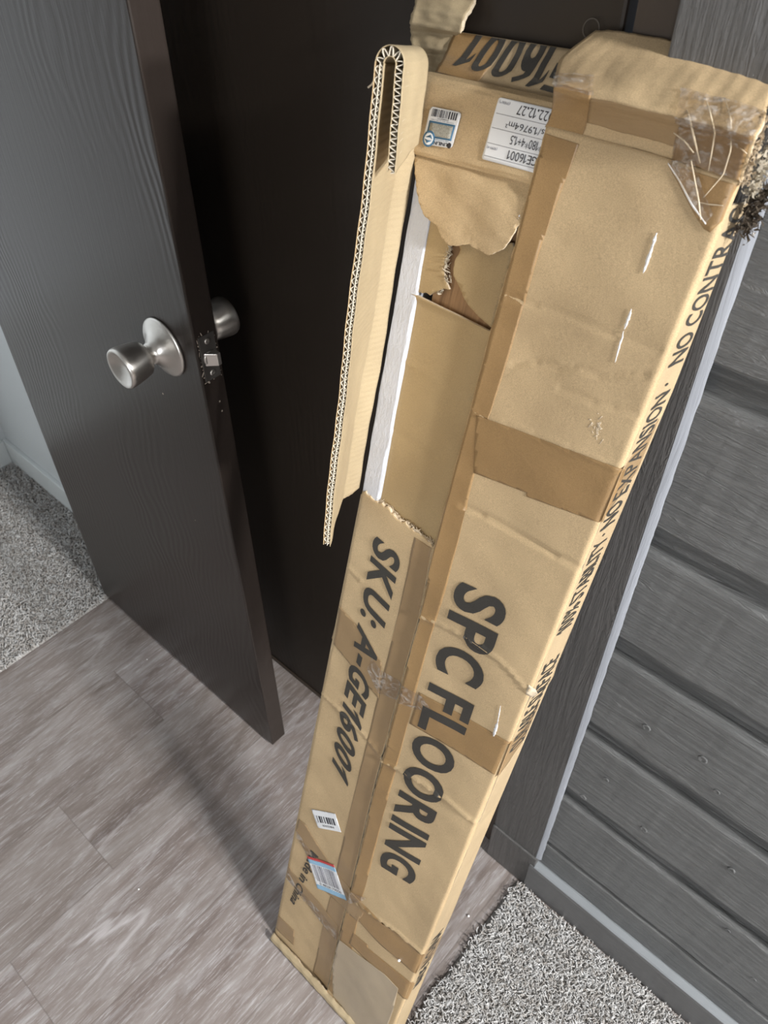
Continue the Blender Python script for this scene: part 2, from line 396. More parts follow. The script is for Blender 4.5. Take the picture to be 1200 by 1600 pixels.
# latch plate on the leaf's edge
bm = bmesh.new(); bx(bm, (-.7165, .4625, .906), (-.7148, .4865, .970), .0006); lp = dpart('latch_plate', bm, M['dsteel'])
bm = bmesh.new()
for (y, z) in ((.4745, .9155), (.4745, .9610)):
    lathe(bm, [(.0040, 0), (.0040, .0012), (.0026, .0018), (.0008, .0012)], Matrix.Translation((-.7150, y, z)) @ Matrix.Rotation(math.radians(90), 4, 'Y'), 20)
    sc_ = dpart('screw', bm, M['steel'], dr, True); bm = bmesh.new()
bm.free()
bm = bmesh.new()    # spring bolt: round collar and sloping tongue
lathe(bm, [(.0098, 0), (.0098, .0020), (.0085, .0030)], Matrix.Translation((-.7152, .4745, .9375)) @ Matrix.Rotation(math.radians(90), 4, 'Y'), 28)
vs = [bm.verts.new(c) for c in ((-.7145, .4660, .9285), (-.7145, .4830, .9285), (-.7145, .4830, .9465), (-.7145, .4660, .9465), (-.7030, .4770, .9290), (-.7030, .4828, .9290), (-.7030, .4828, .9460), (-.7030, .4770, .9460))]
for f in ((0, 3, 2, 1), (4, 5, 6, 7), (0, 1, 5, 4), (1, 2, 6, 5), (2, 3, 7, 6), (3, 0, 4, 7)): bm.faces.new([vs[i] for i in f])
bo = dpart('latch_bolt', bm, M['steel'])
md = bo.modifiers.new('b', 'BEVEL'); md.width = .0016; md.segments = 3; md.limit_method = 'ANGLE'
bm = bmesh.new()    # chipped paint round the plate
for k in range(46):
    t = k/46*4; s = int(t); f = t - s
    y, z = {0: (.4612 + f*.0262, .9712), 1: (.4875, .9712 - f*.066), 2: (.4875 - f*.0262, .9045), 3: (.4612, .9045 + f*.066)}[s]
    if random.random() < (.55 if s != 3 else .25): continue
    w = .0003 + random.random()**2*.0016; hh_ = .0005 + random.random()**2*.0036; y += random.gauss(0, .0005)
    c8 = Matrix.Translation((-.7160, y, z)) @ Matrix.Rotation(random.gauss(0, .5), 4, 'X')
    lathe(bm, [(.001, -.0004), (.0011, .0003), (.0003, .0004)], c8 @ Matrix.Diagonal((1, w/.001, hh_/.001, 1)) @ Matrix.Rotation(math.radians(90), 4, 'Y'), 7)
for (y, z) in ((.478, .868), (.4790, .852)): bx(bm, (-.7163, y-.0009, z-.0012), (-.7157, y+.0009, z+.0012))
dpart('paint_chip', bm, M['chip'])
bm = bmesh.new()
for (x, z, r) in ((-.816, .842, .0016), (-.81, .60, .0010), (-.90, .45, .0007)): lathe(bm, [(r, 0), (r*.8, .0006), (r*.2, .0008)], Matrix.Translation((x, .4572, z)) @ Matrix.Rotation(math.radians(90), 4, 'X'), 10)
dpart('paint_chip', bm, M['chip'])

# ------------------------------------------------------------------ carpets
def carpet(name, x0, x1, y0, y1, pitch, L, label, edge=None, seed=1, bright=0.0):
    r = np.random.default_rng(seed)
    nx = int((x1-x0)/pitch); ny = int((y1-y0)/pitch)
    gx, gy = np.meshgrid(np.linspace(x0, x1, nx), np.linspace(y0, y1, ny)); px = gx.ravel(); py = gy.ravel()
    px = px + r.uniform(-.6, .6, px.size)*pitch; py = py + r.uniform(-.6, .6, py.size)*pitch
    if edge is not None:
        k = edge(px, py); px, py = px[k], py[k]
    keep = (py < .571); px, py = px[keep], py[keep]
    n = px.size; S = 5; K = 4
    th = r.uniform(0, 6.283, n); ln = L*r.uniform(.7, 1.25, n); lean = r.uniform(.35, 1.1, n); curl = r.normal(0, 1.4, n)
    pts = np.zeros((n, S, 3)); pts[:, 0, 0] = px; pts[:, 0, 1] = py; pts[:, 0, 2] = .001
    el = np.full(n, 1.35) ; az = th.copy()
    for s in range(1, S):
        d = np.stack([np.cos(el)*np.cos(az), np.cos(el)*np.sin(az), np.sin(el)], 1)
        pts[:, s] = pts[:, s-1] + d*(ln/(S-1))[:, None]
        el = el - lean*.55; az = az + curl*.5
    pts[:, :, 2] = np.maximum(pts[:, :, 2], .0015)
    rad = pitch*.30*r.uniform(.8, 1.25, n)
    prof = np.array([1, 1.15, 1.2, 1.1, .55])
    a = np.cross(pts[:, 1:] - pts[:, :-1], np.array([.13, .21, 1.0])); a = np.concatenate([a, a[:, -1:]], 1)
    a /= np.linalg.norm(a, axis=2, keepdims=True) + 1e-9
    t = np.concatenate([pts[:, 1:] - pts[:, :-1], (pts[:, -1:] - pts[:, -2:-1])], 1); t /= np.linalg.norm(t, axis=2, keepdims=True) + 1e-9
    b = np.cross(t, a)
    V = np.zeros((n, S, K, 3))
    for k in range(K):
        c_, s_ = math.cos(2*math.pi*k/K), math.sin(2*math.pi*k/K)
        V[:, :, k] = pts + (a*c_ + b*s_)*(rad[:, None]*prof[None])[:, :, None]
    V = V.reshape(-1, 3)
    base = (np.arange(n)*S*K)[:, None, None, None]
    s_i = np.arange(S-1)[None, :, None, None]*K; k_i = np.arange(K)[None, None, :, None]
    quad = np.concatenate([k_i, (k_i+1) % K, (k_i+1) % K + K, k_i + K], 3) + s_i + base
    F = quad.reshape(-1, 4)
    tone = np.clip(r.beta(2.2, 1.6, n) + bright + .10*np.sin(px*90+3*np.sin(py*70)) , 0, 1)
    tv = np.repeat(tone, S*K)
    # backing sheet
    nb = V.shape[0]
    V = np.vstack([V, [(x0, y0, .002), (x1, y0, .002), (x1, min(y1, .572), .002), (x0, min(y1, .572), .002), (x0, y0, .0002), (x1, y0, .0002), (x1, min(y1, .572), .0002), (x0, min(y1, .572), .0002)]])
    B = np.array([(0, 1, 2, 3), (4, 7, 6, 5), (0, 4, 5, 1), (1, 5, 6, 2), (2, 6, 7, 3), (3, 7, 4, 0)]) + nb
    F = np.vstack([F, B]); tv = np.concatenate([tv, np.full(8, .45)])
    me = bpy.data.meshes.new(name); me.vertices.add(len(V)); me.vertices.foreach_set('co', V.ravel())
    me.loops.add(F.size); me.loops.foreach_set('vertex_index', F.ravel().astype(np.int32))
    me.polygons.add(len(F)); me.polygons.foreach_set('loop_start', np.arange(0, F.size, 4, dtype=np.int32))
    try: me.polygons.foreach_set('loop_total', np.full(len(F), 4, dtype=np.int32))
    except Exception: pass
    me.update(calc_edges=True)
    at = me.attributes.new('tone', 'FLOAT', 'POINT'); at.data.foreach_set('value', tv.astype(np.float32))
    me.materials.append(M['carpet'])
    for_smooth = np.ones(len(F), dtype=bool); me.polygons.foreach_set('use_smooth', for_smooth)
    o = link(bpy.data.objects.new(name, me)); tag(o, label, 'carpet', kind='stuff'); return o
carpet('carpet', -.192, .46, .05, .571, .0027, .012, 'pale grey shag carpet at the foot of the grey board wall', seed=2, bright=.12,
       edge=lambda x, y: x > -.186 - .004*np.sin(y*60) - (.58-y)*.02 + .004*np.random.default_rng(5).normal(size=x.size)*.5)
carpet('carpet', -1.905, -1.297, -.25, .56, .0036, .013, 'speckled grey carpet beyond the open brown door', seed=4, bright=-.02)

# ------------------------------------------------------------------ the carton: local frame from its measured lean
O_ = np.array([-.4522, .2144, .003]); 
E1 = np.array([.9999, -.0118, -.0096]); E2 = np.array([.0122, .2525, .9675])
E1 /= np.linalg.norm(E1); E2 -= E1*E1.dot(E2); E2 /= np.linalg.norm(E2); NN = np.cross(E1, E2)
W, T, H0 = .258, .0453, 1.5
MC = Matrix(((E1[0], E2[0], NN[0], O_[0]), (E1[1], E2[1], NN[1], O_[1]), (E1[2], E2[2], NN[2], O_[2]), (0, 0, 0, 1)))
_f, _c = 1254., math.sqrt(.5); _a = math.radians(42)
Ob = np.array([-.4522, .2144, 0])
def P(u, v, d=0.0):
    """point of the carton's own (width, length, height-off-front) frame for a measured direction of view"""
    x, y, z = u-600, _f*_c + (800-v)*_c, -_f*_c + (800-v)*_c
    r = np.array([x*math.cos(_a) - y*math.sin(_a), x*math.sin(_a) + y*math.cos(_a), z])
    C = np.array([0, 0, H0]); A = Ob + NN*d
    t = (A-C).dot(NN)/r.dot(NN); q = C + t*r - Ob
    return np.array([q.dot(E1), q.dot(E2), d])
carton = thing('carton', 'long torn brown cardboard carton leaning upright against the grey door frame, printed in black', 'box')
carton.matrix_world = MC

def sheet(name, F, nu, nv, mat, thick=.003, parent=carton, smooth=True, rim=None):
    """grid surface with real thickness; F(u, v) -> local point; the front looks along +d"""
    A = np.array([[F(i/(nu-1), j/(nv-1)) for i in range(nu)] for j in range(nv)], float)
    du = np.gradient(A, axis=1); dv = np.gradient(A, axis=0); n = np.cross(du, dv); n /= np.linalg.norm(n, axis=2, keepdims=True)+1e-12
    B = A - n*thick
    vs = np.vstack([A.reshape(-1, 3), B.reshape(-1, 3)]); m = nu*nv; fs = []
    for j in range(nv-1):
        for i in range(nu-1):
            a = j*nu+i; fs.append((a, a+1, a+nu+1, a+nu)); fs.append((m+a, m+a+nu, m+a+nu+1, m+a+1))
    nf = len(fs)
    for i in range(nu-1):
        fs.append((i, m+i, m+i+1, i+1)); a = (nv-1)*nu+i; fs.append((a, a+1, m+a+1, m+a))
    for j in range(nv-1):
        a = j*nu; fs.append((a, a+nu, m+a+nu, m+a)); a = j*nu+nu-1; fs.append((a, m+a, m+a+nu, a+nu))
    o = meshobj(name, vs, fs, mat, parent, None, False)
    if rim: o.data.materials.append(rim)
    for k, p in enumerate(o.data.polygons):
        p.use_smooth = smooth and k < nf
        if rim and k >= nf: p.material_index = 1
    return o
def interp(pts):
    pts = sorted([(p[0], p[1]) for p in pts]); xs = [p[0] for p in pts]; ys = [p[1] for p in pts]
    return lambda x: float(np.interp(x, xs, ys))
# seam between the two front flaps, s as a function of t
seam_px = [(512, 1540), (527, 1478), (555, 1360), (578, 1262), (595, 1190), (622, 1090), (655, 965), (676, 862), (706, 750), (735, 640), (751, 575), (765, 520), (782, 460), (805, 385), (820, 325), (838, 260), (851, 205)]
seam = interp([(-.02, .131)] + [(P(u, v)[1], P(u, v)[0]) for u, v in seam_px])
# creases: (polyline px, amplitude, width)
CR = []
def crease(pts, amp, wid=.0022, skew=.5):
    CR.append(([tuple(P(*q)[:2]) for q in pts], amp, wid, skew))
crease([(595, 1190), (640, 1213), (700, 1252), (747, 1290)], .0032, .0032)
crease([(655, 965), (700, 985), (730, 1000), (780, 1035), (800, 1055), (822, 1082)], .0021, .0022)
crease([(722, 795), (760, 812), (830, 852), (903, 892)], -.0026, .0024)
crease([(745, 652), (800, 668), (900, 710), (973, 742)], .0012, .0022)
crease([(790, 470), (850, 488), (900, 505), (960, 530), (1030, 555)], -.0013, .0022)
crease([(800, 575), (830, 570), (870, 582), (900, 580), (935, 592), (985, 590), (1010, 592)], -.0014, .0024)
crease([(872, 612), (930, 635), (1003, 656)], -.0012, .0020)
crease([(560, 1412), (620, 1455), (662, 1493)], .0030, .0025)
crease([(500, 1085), (530, 1115), (565, 1150), (595, 1188)], .0017, .0024)
crease([(540, 888), (562, 912)], .0016, .0018)
crease([(850, 372), (880, 385)], -.0006, .0018)
def seg_d(px, py, poly):
    best = (9, 0)
    for (x0, y0), (x1, y1) in zip(poly, poly[1:]):
        dx, dy = x1-x0, y1-y0; L2 = dx*dx+dy*dy
        t = max(0, min(1, ((px-x0)*dx+(py-y0)*dy)/L2)); cx, cy = x0+t*dx, y0+t*dy
        d = math.hypot(px-cx, py-cy)
        if d < best[0]: best = (d, py-cy)
    return best
def h(s, t):
    """height of the front's surface over the ideal plane"""
    z = .0011*nz1(s*14, t*9) + .0007*nz2(s*30, t*25)
    for poly, amp, wid, sk in CR:
        ys = [q[1] for q in poly]
        if t < min(ys) - .02 or t > max(ys) + .02: continue
        d, sg = seg_d(s, t, poly)
        if d < .02: z += amp*math.exp(-(d/wid)**2) - amp*.6*(1 if sg < 0 else -1)*math.exp(-(d/.006))*.5
    # rounded right-hand edge
    r = .0045
    if s > W - r: k = min(1, (s-(W-r))/r); z -= r*(1 - math.sqrt(max(0, 1-k*k)))*.9
    if s < r: k = min(1, (r-s)/r); z -= r*(1 - math.sqrt(max(0, 1-k*k)))*.9
    if s < seam(t): z -= .0026
    # the right flap lifts a little along the slit
    if s > seam(t): z += .0022*math.exp(-(s-seam(t))/.012)*(1 if .62 < t < 1.3 else .2)
    return z
# right front flap
ttop = interp([(P(865, 205)[0], P(865, 205)[1]), (P(1005, 243)[0], P(1005, 243)[1]), (P(1155, 290)[0], P(1155, 290)[1])])
def F_right(u, v):
    uu = u**.92 if u < 1 else 1
    t0 = v*1.322; sl = seam(t0) + .0012 + .0006*nz3(t0*140, 2) ; s = sl + (W-sl)*uu
    t = v*ttop(s)
    return (s, t, h(max(s, seam(t)+.0004), t))
sheet('front_flap', F_right, 60, 420, M['kraft'], .0032, rim=M['core'])
# left front flap, torn off along its top
tear_px = [(562, 770), (573, 776), (582, 786), (596, 791), (606, 797), (612, 806), (622, 818), (633, 822), (646, 833), (660, 846), (667, 850), (676, 858)]
tear = interp([(P(*q)[0], P(*q)[1]) for q in tear_px])
def F_left(u, v):
    s = (seam(.9*v) - .0022)*u
    t = v*(tear(s) + .0016*nz3(s*900, 1) + .001*nz2(s*2500, 4))
    s = (seam(t) - .0022)*u
    return (s, t, h(min(s, seam(t)-.001), t))
sheet('front_flap', F_left, 44, 300, M['kraft'], .0032, rim=M['core'])
# frayed paper fringe along the tear
bm = bmesh.new()
for k in range(150):
    s = .003 + random.random()*.100; t = tear(s) + random.uniform(-.002, .0022); z = -.0026 - random.random()*.0035
    a = random.uniform(0, 3.14); l = random.uniform(.001, .0042); w = random.uniform(.0004, .0012)
    c = Vector((s, t, z)); d = Vector((math.cos(a), math.sin(a)*.7, random.uniform(-.3, .5)))*l; e = Vector((-math.sin(a), math.cos(a), 0))*w
    q = [bm.verts.new(c+x) for x in (-d-e, d-e*.3, d+e*.3, -d+e)]; q2 = [bm.verts.new(v_.co - Vector((0, 0, .0004))) for v_ in q]
    bm.faces.new(q); bm.faces.new(q2[::-1])
    for i in range(4): bm.faces.new((q[i], q2[i], q2[(i+1) % 4], q[(i+1) % 4]))
bmobj('torn_fringe', bm, M['core'], carton)
# side wall with the long print
def depth(t): return T if t < 1.16 else T - .010*min(1, (t-1.16)/.12)
def side_x(t, d): return W - .0002 + .0008*nz2(t*16, d*60) + (.0012*math.exp(-((t-.83)/.01)**2)) - .0012*math.exp(-((t-.60)/.012)**2)
def F_side(u, v):
    t = v*1.308; d = -.0036 - u*(depth(t)-.0036)
    return (side_x(t, d), t, d)
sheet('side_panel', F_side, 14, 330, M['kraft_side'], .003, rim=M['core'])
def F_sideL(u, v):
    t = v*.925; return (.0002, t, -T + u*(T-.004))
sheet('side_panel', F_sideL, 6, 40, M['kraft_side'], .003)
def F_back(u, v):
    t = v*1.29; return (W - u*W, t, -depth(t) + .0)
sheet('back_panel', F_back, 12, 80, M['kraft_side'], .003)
# crushed foot: folded layers that stick out under the front
def F_foot(u, v):
    s = u*(W-.004) + .002
    prof_ = [(-.001, .0002), (-.0025, .005), (.003, .0078), (.0105, .0062 + .0015*nz1(s*50, 2)), (.0150 + .0015*nz3(s*120, 0), .0012)]
    k = v*4; i = min(3, int(k)); f = k-i; a, b_ = prof_[i], prof_[i+1]
    return (s, a[0]*(1-f)+b_[0]*f + .0008*nz3(s*260, v*4), a[1]*(1-f)+b_[1]*f + .0006*nz2(s*300, v*7))
sheet('bottom_flap', F_foot, 80, 12, M['kraft_in'], .0025, rim=M['core'])

def drape_mesh(bm, off, hf=h):
    for v in bm.verts: v.co.z = hf(v.co.x, v.co.y) + off
def cut_grid(bm, ds=.006, dt=.005):
    xs = [v.co.x for v in bm.verts]; ys = [v.co.y for v in bm.verts]
    for lo, hi, n_, st in ((min(ys), max(ys), (0, 1, 0), dt), (min(xs), max(xs), (1, 0, 0), ds)):
        x = lo + st
        while x < hi:
            bmesh.ops.bisect_plane(bm, geom=bm.verts[:]+bm.edges[:]+bm.faces[:], plane_co=(n_[0]*x, n_[1]*x, 0), plane_no=n_)
            x += st
def poly_patch(name, pts, mat, off, hf=h, parent=carton, ds=.004, dt=.004, thick=.00012):
    """thin strip stuck on the front: its outline in (s, t), draped over the creases, with its own thickness"""
    bm = bmesh.new(); f = bm.faces.new([bm.verts.new((p[0], p[1], 0)) for p in pts])
    if f.calc_area() == 0: bm.free(); return
    f.normal_update()
    if f.normal.z < 0: f.normal_flip()
    bmesh.ops.triangulate(bm, faces=bm.faces[:]); cut_grid(bm, ds, dt); drape_mesh(bm, off, hf)
    ext = bmesh.ops.extrude_face_region(bm, geom=bm.faces[:])
    for g in ext['geom']:
        if isinstance(g, bmesh.types.BMVert): g.co.z -= thick*.8
    bmesh.ops.recalc_face_normals(bm, faces=bm.faces)
    me = bpy.data.meshes.new(name); bm.to_mesh(me); bm.free(); me.materials.append(mat)
    for p_ in me.polygons: p_.use_smooth = abs(p_.normal.z) > .5
    return link(bpy.data.objects.new(name, me), parent)
def L2(*pts): return [tuple(P(*q)[:2]) for q in pts]

# tape strips along the slit, both sides
tl = interp([(-.02, .094)] + [(P(u, v)[1], P(u, v)[0]) for u, v in [(645, 845), (611, 1000), (576, 1142), (540, 1295), (505, 1443), (490, 1506)]])
tr_ = interp([(-.02, .168)] + [(P(u, v)[1], P(u, v)[0]) for u, v in [(928, 150), (910, 220), (850, 377), (817, 483), (790, 575), (763, 663), (735, 770), (721, 828), (692, 940), (672, 1000), (617, 1210), (565, 1409)]])
ts = np.linspace(.012, .918, 60)
poly_patch('packing_tape', [(tl(t), t) for t in ts] + [(seam(t)-.0032, t) for t in ts[::-1]], M['tape_old'], .0003)
ts = np.linspace(.02, 1.3165, 90)
poly_patch('packing_tape', [(seam(t)+.0022, t) for t in ts] + [(tr_(t), t) for t in ts[::-1]], M['tape'], .0003)
e_ = .0006
poly_patch('packing_tape', L2((746, 652), (975, 739), (937, 822), (880, 800), (822, 779), (822, 773), (741, 742)), M['tape'], e_)
poly_patch('packing_tape', L2((655, 1083), (797, 1164), (777, 1216), (720, 1180), (640, 1132)), M['tape'], e_)
poly_patch('packing_tape', L2((528, 950), (563, 990), (595, 1040), (590, 1095), (548, 1045), (512, 1003)), M['tape_old'], e_)
poly_patch('packing_tape', L2((562, 1407), (600, 1440), (662, 1494), (649, 1524), (600, 1480), (556, 1433)), M['tape'], e_)
poly_patch('packing_tape', L2((552, 1458), (575, 1477), (576, 1482), (646, 1540), (634, 1566), (590, 1520), (546, 1474)), M['tape'], e_)
poly_patch('packing_tape', L2((432, 1430), (459, 1456), (458, 1480), (430, 1453)), M['tape_old'], e_)
poly_patch('packing_tape', L2((465, 1282), (476, 1290), (520, 1362), (575, 1420), (560, 1440), (500, 1390), (461, 1300)), M['tape_old'], e_)
poly_patch('packing_tape', L2((449, 1352), (456, 1366), (500, 1415), (528, 1450), (522, 1470), (470, 1400), (444, 1372)), M['tape_old'], e_+.0001)
# clear, shiny overlap patches (film)
poly_patch('clear_tape', L2((532, 1468), (560, 1492), (600, 1522), (622, 1546), (614, 1580), (606, 1604), (560, 1604), (532, 1570), (520, 1556), (520, 1500)), M['pale'], e_+.0004)
poly_patch('clear_tape', L2((464, 1300), (474, 1318), (510, 1370), (548, 1400), (545, 1408), (500, 1372), (462, 1312)), M['film'], e_+.0004)
poly_patch('clear_tape', L2((448, 1362), (460, 1384), (500, 1426), (530, 1462), (526, 1470), (490, 1430), (446, 1374)), M['film'], e_+.0004)
poly_patch('clear_tape', L2((580, 1030), (594, 1050), (660, 1090), (676, 1112), (650, 1110), (590, 1086), (572, 1048)), M['film'], e_+.0004)
poly_patch('clear_tape', L2((548, 1392), (560, 1398), (575, 1404), (560, 1409), (546, 1412)), M['film'], e_+.0009)
# white worn gouges
def gouge(a, b, w):
    pa, pb = P(*a)[:2], P(*b)[:2]; n = 16; L_ = []; R_ = []
    d = (pb-pa)/np.linalg.norm(pb-pa); q = np.array([-d[1], d[0]])
    for i in range(n+1):
        f = i/n; c = pa + (pb-pa)*f; ww = w*math.sin(math.pi*min(1, max(.08, f)))**.5*(.5+random.random()*.7)
        L_.append(c+q*ww); R_.append(c-q*ww*(.5+random.random()*.6))
    poly_patch('scratch', L_+R_[::-1], M['foil'], .0012, thick=.0006)
gouge((1025, 370), (1004, 433), .0017); gouge((986, 488), (975, 520), .0014); gouge((974, 522), (961, 571), .0009)
gouge((782, 1105), (776, 1138), .0008); gouge((777, 1132), (770, 1153), .0022)

for k in range(26):
    a0 = (932 + random.gauss(0, 7), 676 + random.gauss(0, 11)); a1 = (a0[0] + random.gauss(0, 5), a0[1] + random.gauss(0, 5))
    pa, pb = P(*a0)[:2], P(*a1)[:2]; q_ = np.array([-(pb-pa)[1], (pb-pa)[0]]); q_ = q_/(np.linalg.norm(q_)+1e-9)*.00035
    poly_patch('scuff', [tuple(pa+q_), tuple(pb+q_), tuple(pb-q_), tuple(pa-q_)], M['core'], .0003)
poly_patch('scuff', L2((826, 1072), (833, 1083), (836, 1090), (828, 1096), (820, 1088)), M['core'], .0006)
# ---- lettering
GLY = {}
def glyph(ch, bold):
    if (ch, bold) in GLY: return GLY[ch, bold]
    if ch == '1':     # upright bar with a slanting flag
        k = .055 + bold
        vs_ = [(.20-k, 0), (.20+k, 0), (.20+k, .70+bold), (.20-k*.15, .70+bold), (-.02, .52), (-.02, .52-2*k), (.20-k, .70-2.1*k-.02)]; fs_ = [tuple(range(7))]
        r = (vs_, fs_)
    else:
        cu = bpy.data.curves.new('tx', 'FONT'); cu.body = ch; cu.size = 1; cu.offset = bold; cu.resolution_u = 5
        o = bpy.data.objects.new('tx', cu); COL.objects.link(o); bpy.context.view_layer.update()
        dg = bpy.context.evaluated_depsgraph_get(); me = bpy.data.meshes.new_from_object(o.evaluated_get(dg))
        r = ([tuple(v.co[:2]) for v in me.vertices], [tuple(p.vertices) for p in me.polygons])
        bpy.data.objects.remove(o); bpy.data.meshes.remove(me); bpy.data.curves.remove(cu)
    GLY[ch, bold] = r; return r
def text_bm(body, bold=.02):
    bm = bmesh.new(); x = 0
    for ch in body:
        if ch == ' ': x += .24; continue
        vs_, fs_ = glyph(ch, bold); x0 = min(v[0] for v in vs_); x1 = max(v[0] for v in vs_)
        if ch in 'AY' and bm.verts: x -= .05
        sx = .90 if ch in 'CGOQ' else (1.08 if ch in 'SPFLE' else 1.0)
        bv = [bm.verts.new((x + (v[0]-x0)*sx, v[1], 0)) for v in vs_]
        for f in fs_:
            try: bm.faces.new([bv[i] for i in f])
            except ValueError: pass
        if ch == '.':
            for v in bv: v.co.x = x + (v.co.x-x)*1.6; v.co.y *= 1.6
            x += .04
        x += (x1-x0)*sx + (.03 if ch in 'AY' else .085)
    bm.normal_update()
    for f in bm.faces:
        if f.normal.z < 0: f.normal_flip()
    return bm
def text_quad(name, body, q, mat, off, bold=.02, hf=h, parent=carton, curve=None, cut=True, thick=.0001, tf=None, ylim=None):
    """q = baseline start, baseline end, cap start, cap end in local (s, t)"""
    bm = text_bm(body, bold); xs = [v.co.x for v in bm.verts]; ys = [v.co.y for v in bm.verts]
    x0, x1 = min(xs), max(xs); y0, y1 = (min(ys), max(ys)) if ylim is None else ylim
    B0, B1, C0, C1 = [np.array(p[:2], float) for p in q]
    for v in bm.verts:
        u = (v.co.x-x0)/(x1-x0); w = (v.co.y-y0)/(y1-y0)
        p = (B0*(1-u)+B1*u)*(1-w) + (C0*(1-u)+C1*u)*w
        v.co.x, v.co.y, v.co.z = p[0], p[1], 0
    if cut: cut_grid(bm, .005, .004)
    drape_mesh(bm, off, hf)
    ext = bmesh.ops.extrude_face_region(bm, geom=bm.faces[:])
    for g in ext['geom']:
        if isinstance(g, bmesh.types.BMVert): g.co.z -= thick
    bmesh.ops.recalc_face_normals(bm, faces=bm.faces)
    if tf:
        for v in bm.verts: v.co = Vector(tf(v.co.x, v.co.y, v.co.z))
    me = bpy.data.meshes.new(name); bm.to_mesh(me); bm.free(); me.materials.append(mat)
    return link(bpy.data.objects.new(name, me), parent)
text_quad('lettering', 'SPC FLOORING', L2((715, 908), (592, 1352), (796, 948), (645, 1386)), M['print'], .0010, .030)
text_quad('lettering', 'SKU: A-GE16001', L2((584, 838), (516, 1190), (626, 875), (542, 1232)), M['print'], .0010, .028)
text_quad('lettering', 'Made in China', L2((484, 1330), (452, 1408), (496, 1342), (461, 1422)), M['print'], .0009, .02)
# long print on the side: local (x -> d, y -> t) mapped on the side plane
def side_tf(x, y, z): return (side_x(y, x) + .0005 + z, y, x)
for body, ta, tb_ in (('NO CONTRAC', 1.188, 1.306), ('NO EXPANSION \u00b7', 1.032, 1.172), ('100% STABILITY \u00b7', .905, 1.024), ('DURABLE SURFACE', .735, .868)):
    text_quad('lettering', body, [(-.0375, ta), (-.0375, tb_), (-.0085, ta), (-.0085, tb_)], M['print'], 0, .014, hf=lambda a, b: 0, tf=side_tf)
text_quad('lettering', 'MADE IN CHINA', [(-.0345, .20), (-.0345, .345), (-.0125, .20), (-.0125, .345)], M['print'], 0, .012, hf=lambda a, b: 0, tf=side_tf)
# tape wrapped on the side
def side_patch(pts, m=M['tape_old']):
    q = [np.array(p) for p in pts]
    def G(u, v):
        p = (q[0]*(1-u)+q[3]*u)*(1-v) + (q[1]*(1-u)+q[2]*u)*v      # u: depth, v: length
        return (side_x(p[1], p[0]) + .0003, p[1], p[0])
    return sheet('packing_tape', lambda u, v: G(u, 1-v), 10, 16, m, .00015)
side_patch([(-.001, 1.10), (-.001, 1.045), (-T+.002, 1.085), (-T+.002, 1.135)])
side_patch([(-.001, .755), (-.001, .700), (-T+.004, .735), (-T+.004, .79)])
side_patch([(-.001, .318), (-.001, .262), (-T+.002, .262), (-T+.002, .315)])

# ---- stickers on the lower left
def quad_to(q):
    a, b, c, d = [np.array(p) for p in q]       # corners: TL TR BR BL
    return lambda u, v: (a*(1-u)+b*u)*(1-v) + (d*(1-u)+c*u)*v
def sub(Q, u0, v0, u1, v1): return [tuple(Q(u0, v0)), tuple(Q(u1, v0)), tuple(Q(u1, v1)), tuple(Q(u0, v1))]
def merge(name, objs, parent):
    bm = bmesh.new()
    for o in objs:
        bm.from_mesh(o.data); m_ = o.data.materials[0]; me = o.data; bpy.data.objects.remove(o); bpy.data.meshes.remove(me)
    me = bpy.data.meshes.new(name); bm.to_mesh(me); bm.free(); me.materials.append(m_)
    return link(bpy.data.objects.new(name, me), parent)
def bars(Q, u0, v0, u1, v1, n, mat, parent, off, seed=3, hf=h, name='barcode'):
    r = random.Random(seed); objs = []; x = u0
    while x < u1:
        w = (u1-u0)/n*r.choice([.5, .8, 1.3])
        if x + w < u1: objs.append(poly_patch('b', sub(Q, x, v0, x+w, v1), mat, off, hf=hf, ds=.02, dt=.02))
        x += w + (u1-u0)/n*r.choice([.5, .8, 1.1])
    return merge(name, [o for o in objs if o], parent)
Q1 = quad_to(L2((487, 1266), (523, 1274), (533, 1302), (497, 1295)))
s1 = poly_patch('barcode_sticker', sub(Q1, 0, 0, 1, 1), M['white'], .0010)
bars(Q1, .12, .30, .88, .66, 14, M['black'], s1, .0012); 
text_quad('lettering', '1002384', [tuple(Q1(.25, .86)), tuple(Q1(.75, .86)), tuple(Q1(.25, .76)), tuple(Q1(.75, .76))], M['black'], .0012, .0, parent=s1, cut=False)
Q2 = quad_to(L2((479, 1340), (521, 1354), (541, 1409), (495, 1390)))
s2 = poly_patch('shipping_sticker', sub(Q2, 0, 0, 1, 1), M['white'], .0012)
poly_patch('colour_band', sub(Q2, 0, -.01, 1, .07), M['red'], .0014, parent=s2)
poly_patch('colour_band', sub(Q2, 0, .07, 1, .20), M['lblue'], .0014, parent=s2)
poly_patch('colour_band', sub(Q2, 0, .86, 1, 1.0), M['lblue'], .0014, parent=s2)
bars(Q2, .10, .22, .90, .74, 20, M['grey_ink'], s2, .0014, seed=8)
text_quad('lettering', '0 48231 79056', [tuple(Q2(.15, .84)), tuple(Q2(.9, .84)), tuple(Q2(.15, .77)), tuple(Q2(.9, .77))], M['black'], .0014, .0, parent=s2, cut=False)

